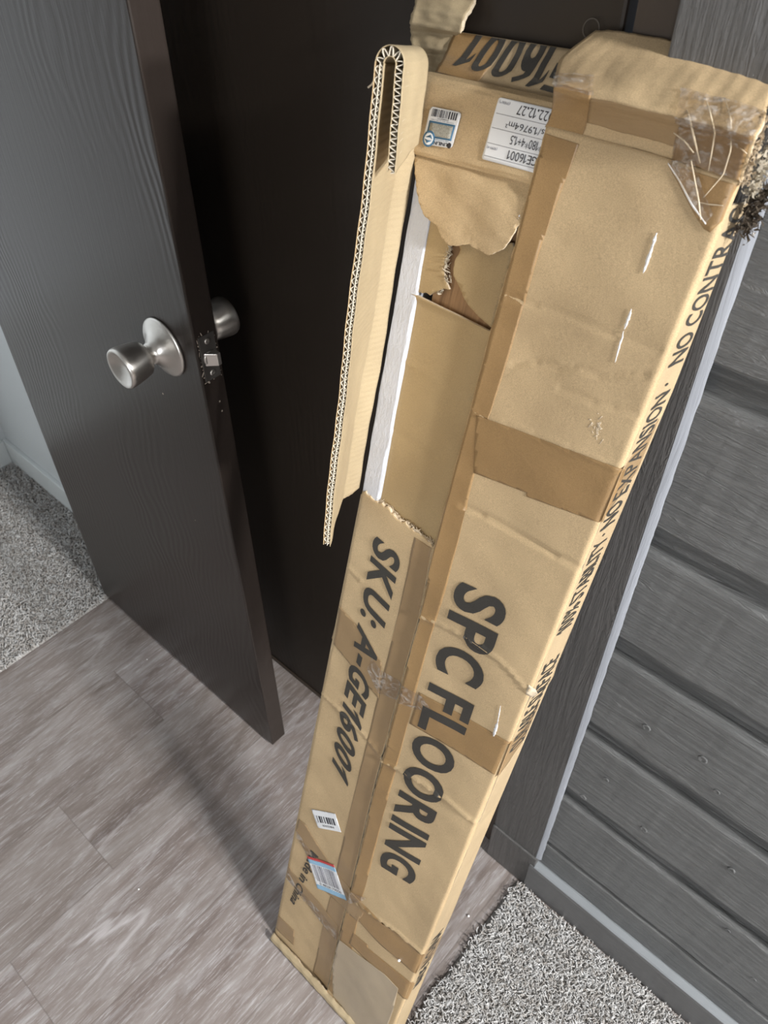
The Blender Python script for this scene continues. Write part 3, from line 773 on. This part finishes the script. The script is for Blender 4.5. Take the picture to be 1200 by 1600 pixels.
# ---- top of the right flap: folded crest, shaded underside and the lid that bends back
rows = [((851, 205), (1000, 242), (1156, 292), .000), ((858, 192), (1003, 230), (1160, 276), .003), ((862, 176), (1006, 212), (1166, 258), .0085),
        ((864, 158), (1010, 196), (1172, 240), .0165), ((864, 150), (1012, 186), (1176, 230), .0235), ((865, 143), (1014, 176), (1180, 218), .0250),
        ((866, 132), (1016, 158), (1190, 200), .0200), ((868, 118), (1020, 132), (1196, 176), .006), ((880, 92), (1030, 108), (1202, 152), -.012),
        ((930, 54), (1050, 72), (1207, 132), -.034)]
def rowpt(r, u):
    (a, b, c, d) = r; a, b, c = np.array(a, float), np.array(b, float), np.array(c, float)
    # quadratic through the three measured points
    um = .46; q = a*((u-um)*(u-1)/(um)) + b*(u*(u-1)/(um*(um-1))) + c*(u*(u-um)/(1-um))
    return P(q[0], q[1], d + .0009*nz2(u*9, d*300))
LOC = [[rowpt(r, i/40) for i in range(41)] for r in rows]
def F_top(u, v, up=0.0):
    k = v*(len(rows)-1); j = min(len(rows)-2, int(k)); f = k-j; i = min(39, int(u*40)); g = u*40-i
    a = LOC[j][i]*(1-g)+LOC[j][i+1]*g; b = LOC[j+1][i]*(1-g)+LOC[j+1][i+1]*g
    # catmull-like smoothing
    pm = LOC[max(0, j-1)][i]; pn = LOC[min(len(rows)-1, j+2)][i]
    m0 = (b-pm)*.5; m1 = (pn-a)*.5; f2, f3 = f*f, f*f*f
    p = a*(2*f3-3*f2+1) + m0*(f3-2*f2+f) + b*(-2*f3+3*f2) + m1*(f3-f2)
    return p + np.array([0, .0005*nz3(u*30, v*20), .0003*nz1(u*12, v*9) + up])
sheet('top_flap', F_top, 60, 70, M['kraft'], .003, rim=M['core'])
def top_strip(name, u0, u1, v0, v1, mat, up, nu=16, nv=44, thick=.0002, wr=0, fa=None):
    def G(u, v):
        uu = (u0 + (u1-u0)*u) if fa is None else fa(u, v)
        return F_top(max(0, min(1, uu)), v0+(v1-v0)*v, up + wr*abs(nz3(u*9+v*3, v*14 - u*5)))
    return sheet(name, G, nu, nv, mat, thick)
top_strip('packing_tape', 0, .175, .0, .60, M['tape'], .0006)
top_strip('packing_tape', .62, .985, .0, .52, M['tape'], .0006)
top_strip('packing_tape', .17, .63, .16, .50, M['tape_old'], .0004)
top_strip('clear_tape', 0, .19, .56, .76, M['film'], .0016, wr=.0018)
top_strip('clear_tape', .60, 1.0, .40, .76, M['film'], .0016, 30, 30, wr=.0045)
top_strip('clear_tape', .62, .98, .02, .42, M['film'], .0016, 30, 30, wr=.0016)
# wrinkle ridges of the film, thin bright folds
def fold(name, pts, w, d0, mt=M['film'], hgt=.0016):
    """a standing fold of film through measured points"""
    pp = [P(q[0], q[1], d0 if len(q) < 3 else q[2]) for q in pts]
    def G(u, v):
        k = v*(len(pp)-1); i = min(len(pp)-2, int(k)); f = k-i; c = pp[i]*(1-f)+pp[i+1]*f
        d = pp[i+1]-pp[i]; n = np.array([-d[1], d[0], 0]); n /= np.linalg.norm(n)+1e-9
        ww = w*(.35+.65*math.sin(math.pi*min(.95, max(.05, v))))*(1+.25*nz3(v*9, 2))
        return c + n*(u-.5)*2*ww + np.array([0, 0, hgt*math.sin(math.pi*u)])
    return sheet(name, G, 6, 24, mt, .00015)
M['ridge'] = plain('film_fold', (.62, .52, .38), .2)
fr = [[(1067, 165, .017), (1075, 190, .027), (1083, 225, .025), (1092, 262, .008)], [(1100, 160, .013), (1108, 185, .028), (1115, 215, .026), (1110, 245, .017), (1105, 275, .004)],
      [(1130, 160, .010), (1140, 195, .028), (1140, 240, .018), (1128, 280, .004), (1098, 315, .002)], [(1051, 215, .021), (1068, 228, .021), (1082, 246, .018)],
      [(1140, 212, .020), (1152, 236, .016), (1165, 248, .014)], [(1085, 322, .002), (1105, 326, .002), (1128, 328, .002)]]
for k, q in enumerate(fr): fold('film_crease', q, .00038 if k else .0006, .01, M['ridge'], .0006)
# brown tape below the crest and the loose triangle of film
poly_patch('packing_tape', L2((1042, 262), (1150, 297), (1143, 310), (1126, 352), (1108, 370), (1098, 364), (1085, 345)), M['tape'], .0012)
fa_ = [P(1041, 258, .010), P(1078, 256, .014), P(1093, 352, .006), P(1102, 357, .010)]
def F_tri(u, v):
    a = P(1041, 258, .008); b_ = P(1080, 257, .014); c = P(1100, 356, .010); d = P(1112, 342, .009)
    p = (a*(1-u)+b_*u)*(1-v) + (c*(1-u)+d*u)*v
    return p + np.array([0, 0, .0022*math.sin(u*5+v*4)*(1-v) + .0012*nz3(u*6, v*7)])
sheet('clear_tape', F_tri, 24, 40, M['film'], .0002)
fold('film_crease', [(1042, 262, .009), (1060, 290, .010), (1080, 328, .010), (1101, 357, .011)], .0006, .01, M['foil'], .0004)
fold('film_crease', [(1078, 258, .015), (1084, 290, .014), (1090, 322, .013), (1093, 350, .011)], .0005, .01, M['ridge'], .0004)
# torn right-hand corner: white fibrous edge and the dark crumple on the side
def rubble(name, pts, m_, n, spread, size, d0, seed):
    r = random.Random(seed); bm = bmesh.new()
    for _ in range(n):
        k = r.random()*(len(pts)-1); i = int(k); f = k-i
        a = np.array(pts[i][:2])*(1-f) + np.array(pts[i+1][:2])*f; dd = (pts[i][2]*(1-f)+pts[i+1][2]*f)
        c = Vector(P(a[0], a[1], dd + d0)) + Vector((r.gauss(0, spread), r.gauss(0, spread), r.gauss(0, spread)))
        ax = [Vector((r.gauss(0, 1), r.gauss(0, 1), r.gauss(0, 1))).normalized() for _ in range(2)]
        e1_, e2_ = ax[0]*size*r.uniform(.5, 1.5), ax[1]*size*r.uniform(.3, .9)
        q = [bm.verts.new(c + x) for x in (-e1_-e2_, e1_-e2_*.4, e1_*1.2+e2_*.6, -e1_*.5+e2_)]
        bm.faces.new(q)
    bmesh.ops.solidify(bm, geom=bm.faces[:], thickness=.0005)
    return bmobj(name, bm, m_, carton)
rubble('torn_edge', [(1192, 190, .012), (1186, 210, .014), (1176, 240, .008), (1168, 270, .002), (1158, 296, -.003)], M['core'], 330, .0016, .0016, 0, 5)
rubble('torn_edge', [(1204, 225, -.010), (1192, 262, -.012), (1180, 290, -.014), (1168, 312, -.012)], M['fluting'], 260, .0024, .0019, 0, 6)
M['crumple'] = cardboard('crumpled_side_film', (.16, .13, .10), .3, speck=.5)
rubble('crumpled_tape', [(1196, 300, -.018), (1182, 320, -.020), (1170, 345, -.020), (1160, 368, -.020)], M['crumple'], 380, .0032, .0024, 0, 8)

# ---- torn-open upper left: label panel, its hanging torn lid
prow = [((645, 246), (834, 296), .0010), ((643, 240), (836, 286), .0030), ((650, 205), (842, 250), -.0010), ((656, 170), (852, 215), -.0030), ((660, 134), (862, 180), -.0055), ((664, 122), (866, 168), -.0085), ((668, 117), (868, 160), -.0150)]
LP = [[P(np.interp(u, [0, 1], [a[0], b[0]]), np.interp(u, [0, 1], [a[1], b[1]]), d) for u in np.linspace(0, 1, 30)] for a, b, d in prow]
def F_lab(u, v, up=0):
    k = v*(len(prow)-1); j = min(len(prow)-2, int(k)); f = k-j; i = min(28, int(u*29)); g = u*29-i
    p = (LP[j][i]*(1-g)+LP[j][i+1]*g)*(1-f) + (LP[j+1][i]*(1-g)+LP[j+1][i+1]*g)*f
    q = np.array([0, 0, .0006*nz2(u*8, v*9) + up]); 
    if u < .03: q[0] += .0008*nz3(v*60, 1)
    return p + q
sheet('end_panel', F_lab, 50, 60, M['kraft'], .003, rim=M['core'])
def lab_h(s, t):
    # height of the label panel's face by (s, t): linear between its rows
    return float(np.interp(t, [1.272, 1.280, 1.3, 1.318, 1.333], [.0030, .0024, -.0005, -.0030, -.0055]))
# hanging torn lid
bl = [(644, 238), (648, 262), (652, 285), (656, 308), (662, 330), (668, 343), (676, 350), (686, 356), (692, 372), (700, 384), (708, 389), (722, 388), (736, 386), (744, 393), (752, 396), (758, 400), (764, 404), (772, 402), (784, 396), (792, 390), (798, 382), (806, 370), (826, 325), (836, 284)]
bot = interp([(P(u, v)[0], P(u, v)[1]) for u, v in bl])
def poly_sheet(name, px, d, mat, thick, hf=None, ds=.004, rimfuzz=0, n_sub=6, parent=carton):
    """cardboard scrap with a torn outline"""
    pts = []
    loc_ = [P(u, v, d)[:2] for u, v in px]
    for i in range(len(loc_)):
        a, b_ = loc_[i], loc_[(i+1) % len(loc_)]
        m_ = max(1, int(np.linalg.norm(b_-a)/.0022)) if rimfuzz else 1
        for k in range(m_):
            f = k/m_; q = a*(1-f)+b_*f
            if k: q = q + np.array([random.gauss(0, rimfuzz), random.gauss(0, rimfuzz)])
            pts.append(q)
    bm = bmesh.new(); f = bm.faces.new([bm.verts.new((p[0], p[1], 0)) for p in pts]); f.normal_update()
    if f.normal.z < 0: f.normal_flip()
    bmesh.ops.triangulate(bm, faces=bm.faces[:]); cut_grid(bm, ds, ds)
    hf = hf or (lambda s, t: d + .0008*nz2(s*40, t*40))
    drape_mesh(bm, 0, hf)
    top = bm.faces[:]
    ext = bmesh.ops.extrude_face_region(bm, geom=bm.faces[:])
    for g in ext['geom']:
        if isinstance(g, bmesh.types.BMVert): g.co.z -= thick
    bmesh.ops.recalc_face_normals(bm, faces=bm.faces)
    me = bpy.data.meshes.new(name); bm.to_mesh(me); bm.free(); me.materials.append(mat); me.materials.append(M['core'])
    for p_ in me.polygons:
        p_.use_smooth = abs(p_.normal.z) > .6
        if abs(p_.normal.z) < .35: p_.material_index = 1
    return link(bpy.data.objects.new(name, me), parent)
def lid_h(s, t):
    return .0010 + .0035*math.sin(max(0, min(1, (1.272-t)/.07))*2.2) + .0011*nz2(s*60, t*70) - .0016*math.exp(-((t-1.2715)/.0022)**2) - .0045*min(1, max(0, (t-1.271)/.004)) + .0012*math.exp(-(((t-1.236)-(s-.09)*.35)/.0028)**2)*(1 if s > .06 else 0)
poly_sheet('torn_lid', bl, .001, M['kraft'], .0016, lid_h, .004, .00035)
# pieces of the inner sheet and the hole that shows the plank
poly_sheet('inner_sheet', [(660, 350), (690, 352), (700, 384), (705, 392), (697, 408), (694, 425), (694, 440), (699, 450), (702, 457), (692, 456), (684, 460), (678, 462), (672, 466), (666, 462), (660, 463), (650, 461), (654, 420)], -.0055, M['kraft_old'], .0022, None, .005, .0002)
poly_sheet('inner_sheet', [(716, 385), (800, 385), (802, 392), (790, 440), (778, 480), (768, 517), (760, 510), (748, 500), (734, 485), (725, 472), (718, 455), (708, 435), (708, 425), (711, 410), (719, 396)], -.0055, M['kraft_old'], .0022, None, .005, .0001)
def inner_h(s, t):
    z = -.0070 + .0006*nz1(s*30, t*20) + .0035*math.exp(-((t-1.157)/.0045)**2)
    z += .0015*math.exp(-((t-1.089)-(s-.06)*.0)**2/.0022**2)*(1 if .02 < s < .10 else 0)
    z -= .0013*math.exp(-((t-1.013)/.0022)**2)*(1 if .02 < s < .085 else 0)
    return z
poly_sheet('inner_panel', [(646, 463), (656, 466), (690, 483), (730, 503), (772, 524), (790, 520), (735, 700), (690, 880), (660, 880), (560, 830), (574, 770), (600, 650), (625, 550)], -.0065, M['kraft_old'], .0028, inner_h, .004)
# rim of torn fluting beside the hole
rubble('torn_edge', [(703, 392, -.005), (699, 410, -.005), (697, 428, -.005), (701, 445, -.005)], M['fluting'], 46, .0011, .0020, 0, 12)
rubble('torn_edge', [(683, 462, -.006), (692, 460, -.006)], M['fluting'], 16, .0010, .0018, 0, 13)
rubble('torn_edge', [(806, 358, .002), (812, 340, .002)], M['foil'], 14, .0010, .0013, 0, 14)

# ---- stickers on the end panel (upside down)
Qs = quad_to([P(*q, -.002)[:2] for q in ((722, 182), (674, 172), (665, 230), (711, 238))])     # TL,TR,BR,BL as seen turned: u runs right to left
def rnd_quad(Q, r=.07, asp=1.0):
    out = []
    for cu_, cv_, a0 in ((r, r*asp, 180), (1-r, r*asp, 270), (1-r, 1-r*asp, 0), (r, 1-r*asp, 90)):
        for k in range(5):
            a = math.radians(a0 + k*22.5); out.append(tuple(Q(cu_+r*math.cos(a), cv_+r*asp*math.sin(a))))
    return out
sk = poly_patch('hologram_sticker', rnd_quad(Qs, .10), M['white'], .0012, hf=lab_h)
bars(Qs, .10, .04, .90, .24, 24, M['black'], sk, .0015, seed=5, hf=lab_h)
fr_o = sub(Qs, .08, .36, .92, .80)
poly_patch('colour_frame', sub(Qs, .08, .36, .92, .80), M['blue'], .0014, hf=lab_h, parent=sk)
poly_patch('hologram', sub(Qs, .13, .41, .87, .75), M['holo'], .0016, hf=lab_h, parent=sk)
cc = Qs(.80, .84); 
def disc(c, r, n=28): return [(c[0]+r*math.cos(2*math.pi*i/n), c[1]+r*math.sin(2*math.pi*i/n)) for i in range(n)]
poly_patch('round_logo', disc(cc, .0062), M['blue'], .0017, hf=lab_h, parent=sk)
poly_patch('round_logo', disc(cc, .0046), M['white'], .0018, hf=lab_h, parent=sk)
poly_patch('round_logo', [(cc[0]-.0040, cc[1]+.0004), (cc[0]+.001, cc[1]+.0034), (cc[0]+.0040, cc[1]+.0004), (cc[0]+.0015, cc[1]+.0012)], M['blue'], .0019, hf=lab_h, parent=sk)
poly_patch('round_logo', [(cc[0]-.0040, cc[1]-.0006), (cc[0]-.001, cc[1]-.0034), (cc[0]+.0040, cc[1]-.0006), (cc[0]-.0015, cc[1]-.0012)], M['blue'], .0019, hf=lab_h, parent=sk)
# writing reads when turned upside down: start on the right, caps point down
def inv_text(body, Q, u0, u1, v_base, v_cap, m_, parent, off=.0016, bold=.0):
    # Q's u runs right-to-left in the photograph's turned view
    return text_quad('lettering', body, [tuple(Q(u0, v_base)), tuple(Q(u1, v_base)), tuple(Q(u0, v_cap)), tuple(Q(u1, v_cap))], m_, off, bold, hf=lab_h, parent=parent, cut=False)
# for upside-down text the baseline lies nearer the top edge of the picture
Qi = quad_to([P(*q, -.002)[:2] for q in ((722, 182), (674, 172), (665, 230), (711, 238))])
poly_patch('round_logo', disc(Qs(.10, .93), .0021), M['black'], .0017, hf=lab_h, parent=sk)
inv_text('UNILIN', Qi, .17, .62, .87, .97, M['black'], sk, bold=.02)
inv_text('unilin technologies', Qi, .15, .60, .815, .845, M['blue'], sk)
inv_text('0128803771', Qi, .32, .68, .26, .29, M['black'], sk)
inv_text('1221 NB 40.5 X 111.1 NB1', Qi, .14, .88, .31, .335, M['grey_ink'], sk)
# big white label, partly under the flap
Qb = quad_to([P(*q, -.002)[:2] for q in ((890, 184), (777, 158), (757, 254), (868, 284))])
bl_ = poly_patch('address_sticker', rnd_quad(Qb, .035, 1.2), M['white'], .0012, hf=lab_h)
bl_.name = 'product_label'
for v_ in (.245, .475, .72, .93): poly_patch('ruled_line', sub(Qb, .0, v_-.004, .975, v_+.004), M['grey_ink'], .0014, hf=lab_h, parent=bl_)
inv_text('2022.12.27', Qb, .15, .70, .045, .20, M['black'], bl_, bold=-.004)
inv_text('9pcs/1.9764m\u00b2', Qb, .10, .80, .285, .43, M['black'], bl_, bold=-.004)
inv_text('1220*180*4+1.5', Qb, .06, .68, .52, .67, M['black'], bl_, bold=-.004)
inv_text('A-GE16001', Qb, .14, .66, .755, .90, M['black'], bl_, bold=-.004)
inv_text('(01106*)', Qb, .82, .97, .03, .09, M['grey_ink'], bl_)
inv_text('(1099-4)', Qb, .82, .97, .755, .81, M['grey_ink'], bl_)

# ---- behind the label panel: printed back extension
DB = -.028
rb = [((680, 118), (868, 172), -.020), ((686, 108), (874, 158), -.024), ((697, 88), (880, 140), -.027), ((710, 55), (900, 85), -.040)]
LB = [[P(a[0]+(b[0]-a[0])*u, a[1]+(b[1]-a[1])*u, d) for u in np.linspace(0, 1, 24)] for a, b, d in rb]
def F_ext(u, v, up=0):
    k = v*(len(rb)-1); j_ = min(len(rb)-2, int(k)); f = k-j_; i = min(22, int(u*23)); g = u*23-i
    p = (LB[j_][i]*(1-g)+LB[j_][i+1]*g)*(1-f) + (LB[j_+1][i]*(1-g)+LB[j_+1][i+1]*g)*f
    return p + np.array([.0006*nz3(v*30, 1) if u < .02 else 0, 0, .0006*nz2(u*9, v*7) + up])
ex = sheet('back_extension', F_ext, 40, 24, M['kraft_side'], .003, rim=M['core'])
def ext_strip(name, fu, v0, v1, m_, up):
    return sheet(name, lambda u, v: F_ext(max(0, min(1, fu(u, v))), v0+(v1-v0)*v, up), 16, 16, m_, .0002)
ext_strip('packing_tape', lambda u, v: .002 + (.34 + .07*v)*u, 0, .995, M['tape'], .0006)
def ext_text(body, pts_px, m_):
    # pts: baseline start, baseline end, cap start, cap end, given in (u, v) of the sheet
    bm = text_bm(body, .028); xs = [v.co.x for v in bm.verts]; ys = [v.co.y for v in bm.verts]
    x0, x1, y0, y1 = min(xs), max(xs), min(ys), max(ys); B0, B1, C0, C1 = [np.array(p) for p in pts_px]
    for v in bm.verts:
        u = (v.co.x-x0)/(x1-x0); w = (v.co.y-y0)/(y1-y0); p = (B0*(1-u)+B1*u)*(1-w)+(C0*(1-u)+C1*u)*w; v.co.x, v.co.y = p[0], p[1]; v.co.z = 0
    bmesh.ops.bisect_plane(bm, geom=bm.verts[:]+bm.edges[:]+bm.faces[:], plane_co=(0, .995, 0), plane_no=(0, 1, 0), clear_outer=True)
    bmesh.ops.bisect_plane(bm, geom=bm.verts[:]+bm.edges[:]+bm.faces[:], plane_co=(.999, 0, 0), plane_no=(1, 0, 0), clear_outer=True)
    cut_grid(bm, .04, .04)
    fs = bm.faces[:]; ext = bmesh.ops.extrude_face_region(bm, geom=fs)
    new = {g for g in ext['geom'] if isinstance(g, bmesh.types.BMVert)}
    for v in bm.verts:
        q = F_ext(max(0, min(1, v.co.x)), max(0, min(1, v.co.y)), .0012 - (.0006 if v in new else 0)); v.co = Vector(q)
    bmobj('lettering', bm, m_, carton)
ext_text('A-GE16001', [(1.62, 1.25), (.20, 1.10), (1.50, .33), (.10, .42)], M['print'])
# tall inner tongue that rises out of the top
tg = [((652, 236), (670, 245), -.020), ((655, 190), (672, 200), -.026), ((658, 140), (684, 150), -.030), ((661, 105), (690, 118), -.029), ((650, 90), (694, 92), -.036), ((641, 78), (700, 85), -.030), ((640, 55), (712, 62), -.036), ((640, 43), (718, 58), -.028), ((645, 20), (726, 30), -.027), ((648, 3), (738, 10), -.032), ((654, -18), (746, -10), -.026), ((664, -45), (752, -38), -.030)]
TG = [[P(a[0]+(b[0]-a[0])*u, a[1]+(b[1]-a[1])*u, d) for u in np.linspace(0, 1, 16)] for a, b, d in tg]
def F_tg(u, v):
    k = v*(len(tg)-1); j_ = min(len(tg)-2, int(k)); f = k-j_; i = min(14, int(u*15)); g = u*15-i
    p = (TG[j_][i]*(1-g)+TG[j_][i+1]*g)*(1-f) + (TG[j_+1][i]*(1-g)+TG[j_+1][i+1]*g)*f
    c = -.002*abs(u-.5)
    return p + np.array([(.0008*nz3(v*50, 3) if (u > .98 or u < .02) else 0), 0, .0011*nz2(u*7, v*16) + c])
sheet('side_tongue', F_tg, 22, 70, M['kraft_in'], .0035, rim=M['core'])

# ---- the left flap swung out, with its corrugated cut edge
HT = .0062
def hs(t): return float(np.interp(t, [.93, 1.27, 1.34], [0, -.011, -.014]))
def flap_pt(w, t, n=0.0):
    """w along the flap from the hinge (0) to the cut edge (1)"""
    top = min(1, max(0, (t-.92)/.42))
    # profile: first a short straight bit, then the swing
    ex_, ed_ = (.050*(1-top) + .027*top), (.096*(1-top) + .101*top)
    k = .26
    if w < k: f = w/k; s, d = -.002*f + .001*f, .024*f
    else:
        f = (w-k)/(1-k); s, d = -.001 + (ex_+.001)*f, .024 + (ed_-.024)*f
    nx_, nd_ = (ed_, -ex_); L = math.hypot(nx_, nd_); nx_, nd_ = nx_/L, nd_/L
    b = .0012*nz1(w*3, t*14)
    return np.array([s + (1-w)*hs(t) + nx_*(n+b), t, d + nd_*(n+b)])
def t_lo(w): return .9335 - .004*w + .002*nz3(w*12, 3) - .010*math.sin(w*3.1)*.4
def t_hi(w): return 1.338 + .004*w
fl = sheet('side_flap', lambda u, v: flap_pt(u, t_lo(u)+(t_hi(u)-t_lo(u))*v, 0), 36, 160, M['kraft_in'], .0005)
o_ = sheet('liner', lambda u, v: flap_pt(1-u, t_lo(1-u)+(t_hi(1-u)-t_lo(1-u))*v, -HT), 30, 120, M['kraft'], .0005, parent=fl)
o_ = sheet('liner', lambda u, v: flap_pt(.55+.45*u, t_lo(1)+(t_hi(1)-t_lo(1))*v, -HT*.46), 8, 160, M['fluting'], .0004, parent=fl)
def flute(n0, n1, pitch, ph):
    tt = np.arange(t_lo(1)+.001, t_hi(1)-.001, pitch/6); vs = []; fs = []
    for i, t in enumerate(tt):
        z = 2*abs(((t/pitch+ph) % 1)-.5); nn = n0 + (n1-n0)*(.5+.5*math.cos(math.pi*(1-z)*1.0)) + random.gauss(0, .00009)
        j_ = random.gauss(0, .0025)
        for w in (.72, .995 + j_*.4): vs.append(flap_pt(w, t, nn))
    for i in range(len(tt)-1): fs.append((2*i, 2*i+1, 2*i+3, 2*i+2))
    me = meshobj('fluting', vs, fs, M['fluting'], fl, None, False)
    md = me.modifiers.new('t', 'SOLIDIFY'); md.thickness = .00055; md.offset = 0
flute(-.0004, -HT*.46, .0052, 0); flute(-HT*.46-.0004, -HT+.0002, .0068, .3)
# bottom closing of the flap's end
# tab folded down at the flap's top
R0 = .0046
def F_tab_n(w, L_, off):
    u = (1-w)/.66
    if L_ < .24:
        a = L_/.24*math.pi; R_ = R0 + off; n = R0 - R_*math.cos(a); t = t_hi(w) + R_*math.sin(a)*1.1
    else:
        f = (L_-.24)/.76; n = 2*R0 + .0020*f + off; t = t_hi(w) - f*(.068 - .014*u)
    return flap_pt(w, t, n + .0003*nz2(u*5, L_*9))
tb = sheet('folded_tab', lambda u, v: F_tab_n(1-.66*u, v, .0062), 24, 60, M['kraft_in'], .0004)
sheet('liner', lambda u, v: F_tab_n(1-.66*u, v, .0), 20, 50, M['kraft_in'], .0004, parent=tb)
vs = []; fs = []
nn_ = 130
for i in range(nn_):
    L_ = i/(nn_-1); z = math.sin(i*.95); off = .0031 + .0028*z
    for w in (.75, .996 + random.gauss(0, .003)): vs.append(F_tab_n(min(1, w), L_, off))
for i in range(nn_-1): fs.append((2*i, 2*i+1, 2*i+3, 2*i+2))
me = meshobj('fluting', vs, fs, M['fluting'], tb, None, False)
md = me.modifiers.new('t', 'SOLIDIFY'); md.thickness = .00055; md.offset = 0
# curled shred beside the fold
def F_cur(u, v):
    k = [(600, 118), (592, 110), (586, 108), (584, 118), (586, 128), (580, 138), (574, 143)]
    i = min(5, int(v*6)); f = v*6-i; a = np.array(k[i])*(1-f)+np.array(k[i+1])*f
    return P(a[0] + 0*u, a[1], .100 - .006*u)
sheet('curled_shred', lambda u, v: F_cur(u, v) + np.array([.0, .0, 0]), 4, 30, M['core'], .0012)
# little curl of film above the lid
bm = bmesh.new(); c0 = P(922, 52, -.040)
for i in range(40):
    a0, a1 = [2*math.pi*(i+k)/40 for k in (0, 1)]
    for r0, r1 in ((.0062, .0069),):
        q = [bm.verts.new((c0[0]+r*math.cos(a), c0[1]+r*math.sin(a), c0[2]+z)) for r, a, z in ((r0, a0, 0), (r1, a0, 0), (r1, a1, 0), (r0, a1, 0))]
        bm.faces.new(q)
bmesh.ops.remove_doubles(bm, verts=bm.verts[:], dist=1e-6); bmesh.ops.solidify(bm, geom=bm.faces[:], thickness=.0008)
bmobj('film_curl', bm, plain('dark_film', (.10, .085, .07), .3), carton)

# ------------------------------------------------------------------ contents of the carton
foam = None
bm = bmesh.new(); 
fs_ = .0285
vs = []
A = np.array([[(s, t, d) for (s, d) in ((.0042, -T+.004), (.0042, -.0055), (.0047, -.0040), (.0060, -.0034), (.0262, -.0032), (.0275, -.0040), (.0280, -.0060), (.0280, -T+.004))] for t in np.linspace(.03, 1.262, 160)])
for j_ in range(A.shape[0]):
    for i in range(A.shape[1]):
        t = A[j_, i, 1]; A[j_, i, 2] += .0005*nz1(t*60, i*.8) - (.0085 if t < .917 and 0 < i < 7 else 0); A[j_, i, 0] += .0004*nz2(t*40, i*1.1) + float(np.interp(t, [0, .90, .931, 1.27], [0, 0, -.0030, -.0125]))
n_ = A.shape[1]; V_ = A.reshape(-1, 3).tolist(); Fc = []
for j_ in range(A.shape[0]-1):
    for i in range(n_): a = j_*n_+i; b_ = j_*n_+(i+1) % n_; Fc.append((a, b_, b_+n_, a+n_))
Fc.append(tuple(range(n_))[::-1]); Fc.append(tuple((A.shape[0]-1)*n_+i for i in range(n_)))
foam = meshobj('foam_strip', V_, Fc, M['foam'], None, None, False); foam.matrix_world = MC
tag(foam, 'long white foam strip packed inside the torn carton along its left edge', 'foam strip')
bm = bmesh.new(); bx(bm, (.0310, .022, -.0168), (.2090, 1.242, -.0113), .0006)
pl = bmobj('flooring_plank', bm, M['wood']); pl.matrix_world = MC
tag(pl, 'brown oak-look flooring plank showing through the ragged hole in the carton', 'plank')

# ------------------------------------------------------------------ crumbs on the floor
def crumb(x, y, r, label):
    bm = bmesh.new(); bmesh.ops.create_icosphere(bm, subdivisions=2, radius=r)
    for v in bm.verts: v.co *= 1 + .25*nz3(v.co.x*900, v.co.y*900 + v.co.z*500)
    o = bmobj('foam_crumb', bm, M['crumb'], None, None, True); o.location = (x, y, r*.8); tag(o, label, 'crumb', 'white foam crumbs on the floor')
def G(u, v):
    x, y, z = u-600, _f*_c + (800-v)*_c, -_f*_c + (800-v)*_c
    r = np.array([x*math.cos(_a) - y*math.sin(_a), x*math.sin(_a) + y*math.cos(_a), z]); t = -1.5/r[2]
    return r[0]*t, r[1]*t
crumb(*G(732, 1432), .0021, 'white foam crumb on the strip of wood floor between carton and carpet')
crumb(*G(217, 1390), .0016, 'tiny white crumb alone on the wood floor left of the carton')
crumb(*G(230, 1031), .0015, 'tiny white crumb on the wood floor below the bottom of the open door')

bm = bmesh.new(); bmesh.ops.create_icosphere(bm, subdivisions=2, radius=.0021)
o = bmobj('foam_crumb', bm, M['crumb'], None, None, True); q_ = P(625, 1500, 0); q_[2] = h(q_[0], q_[1]) + .0022
o.location = MC @ Vector(q_); tag(o, 'white foam bead clinging to brown tape low on the carton front', 'crumb')
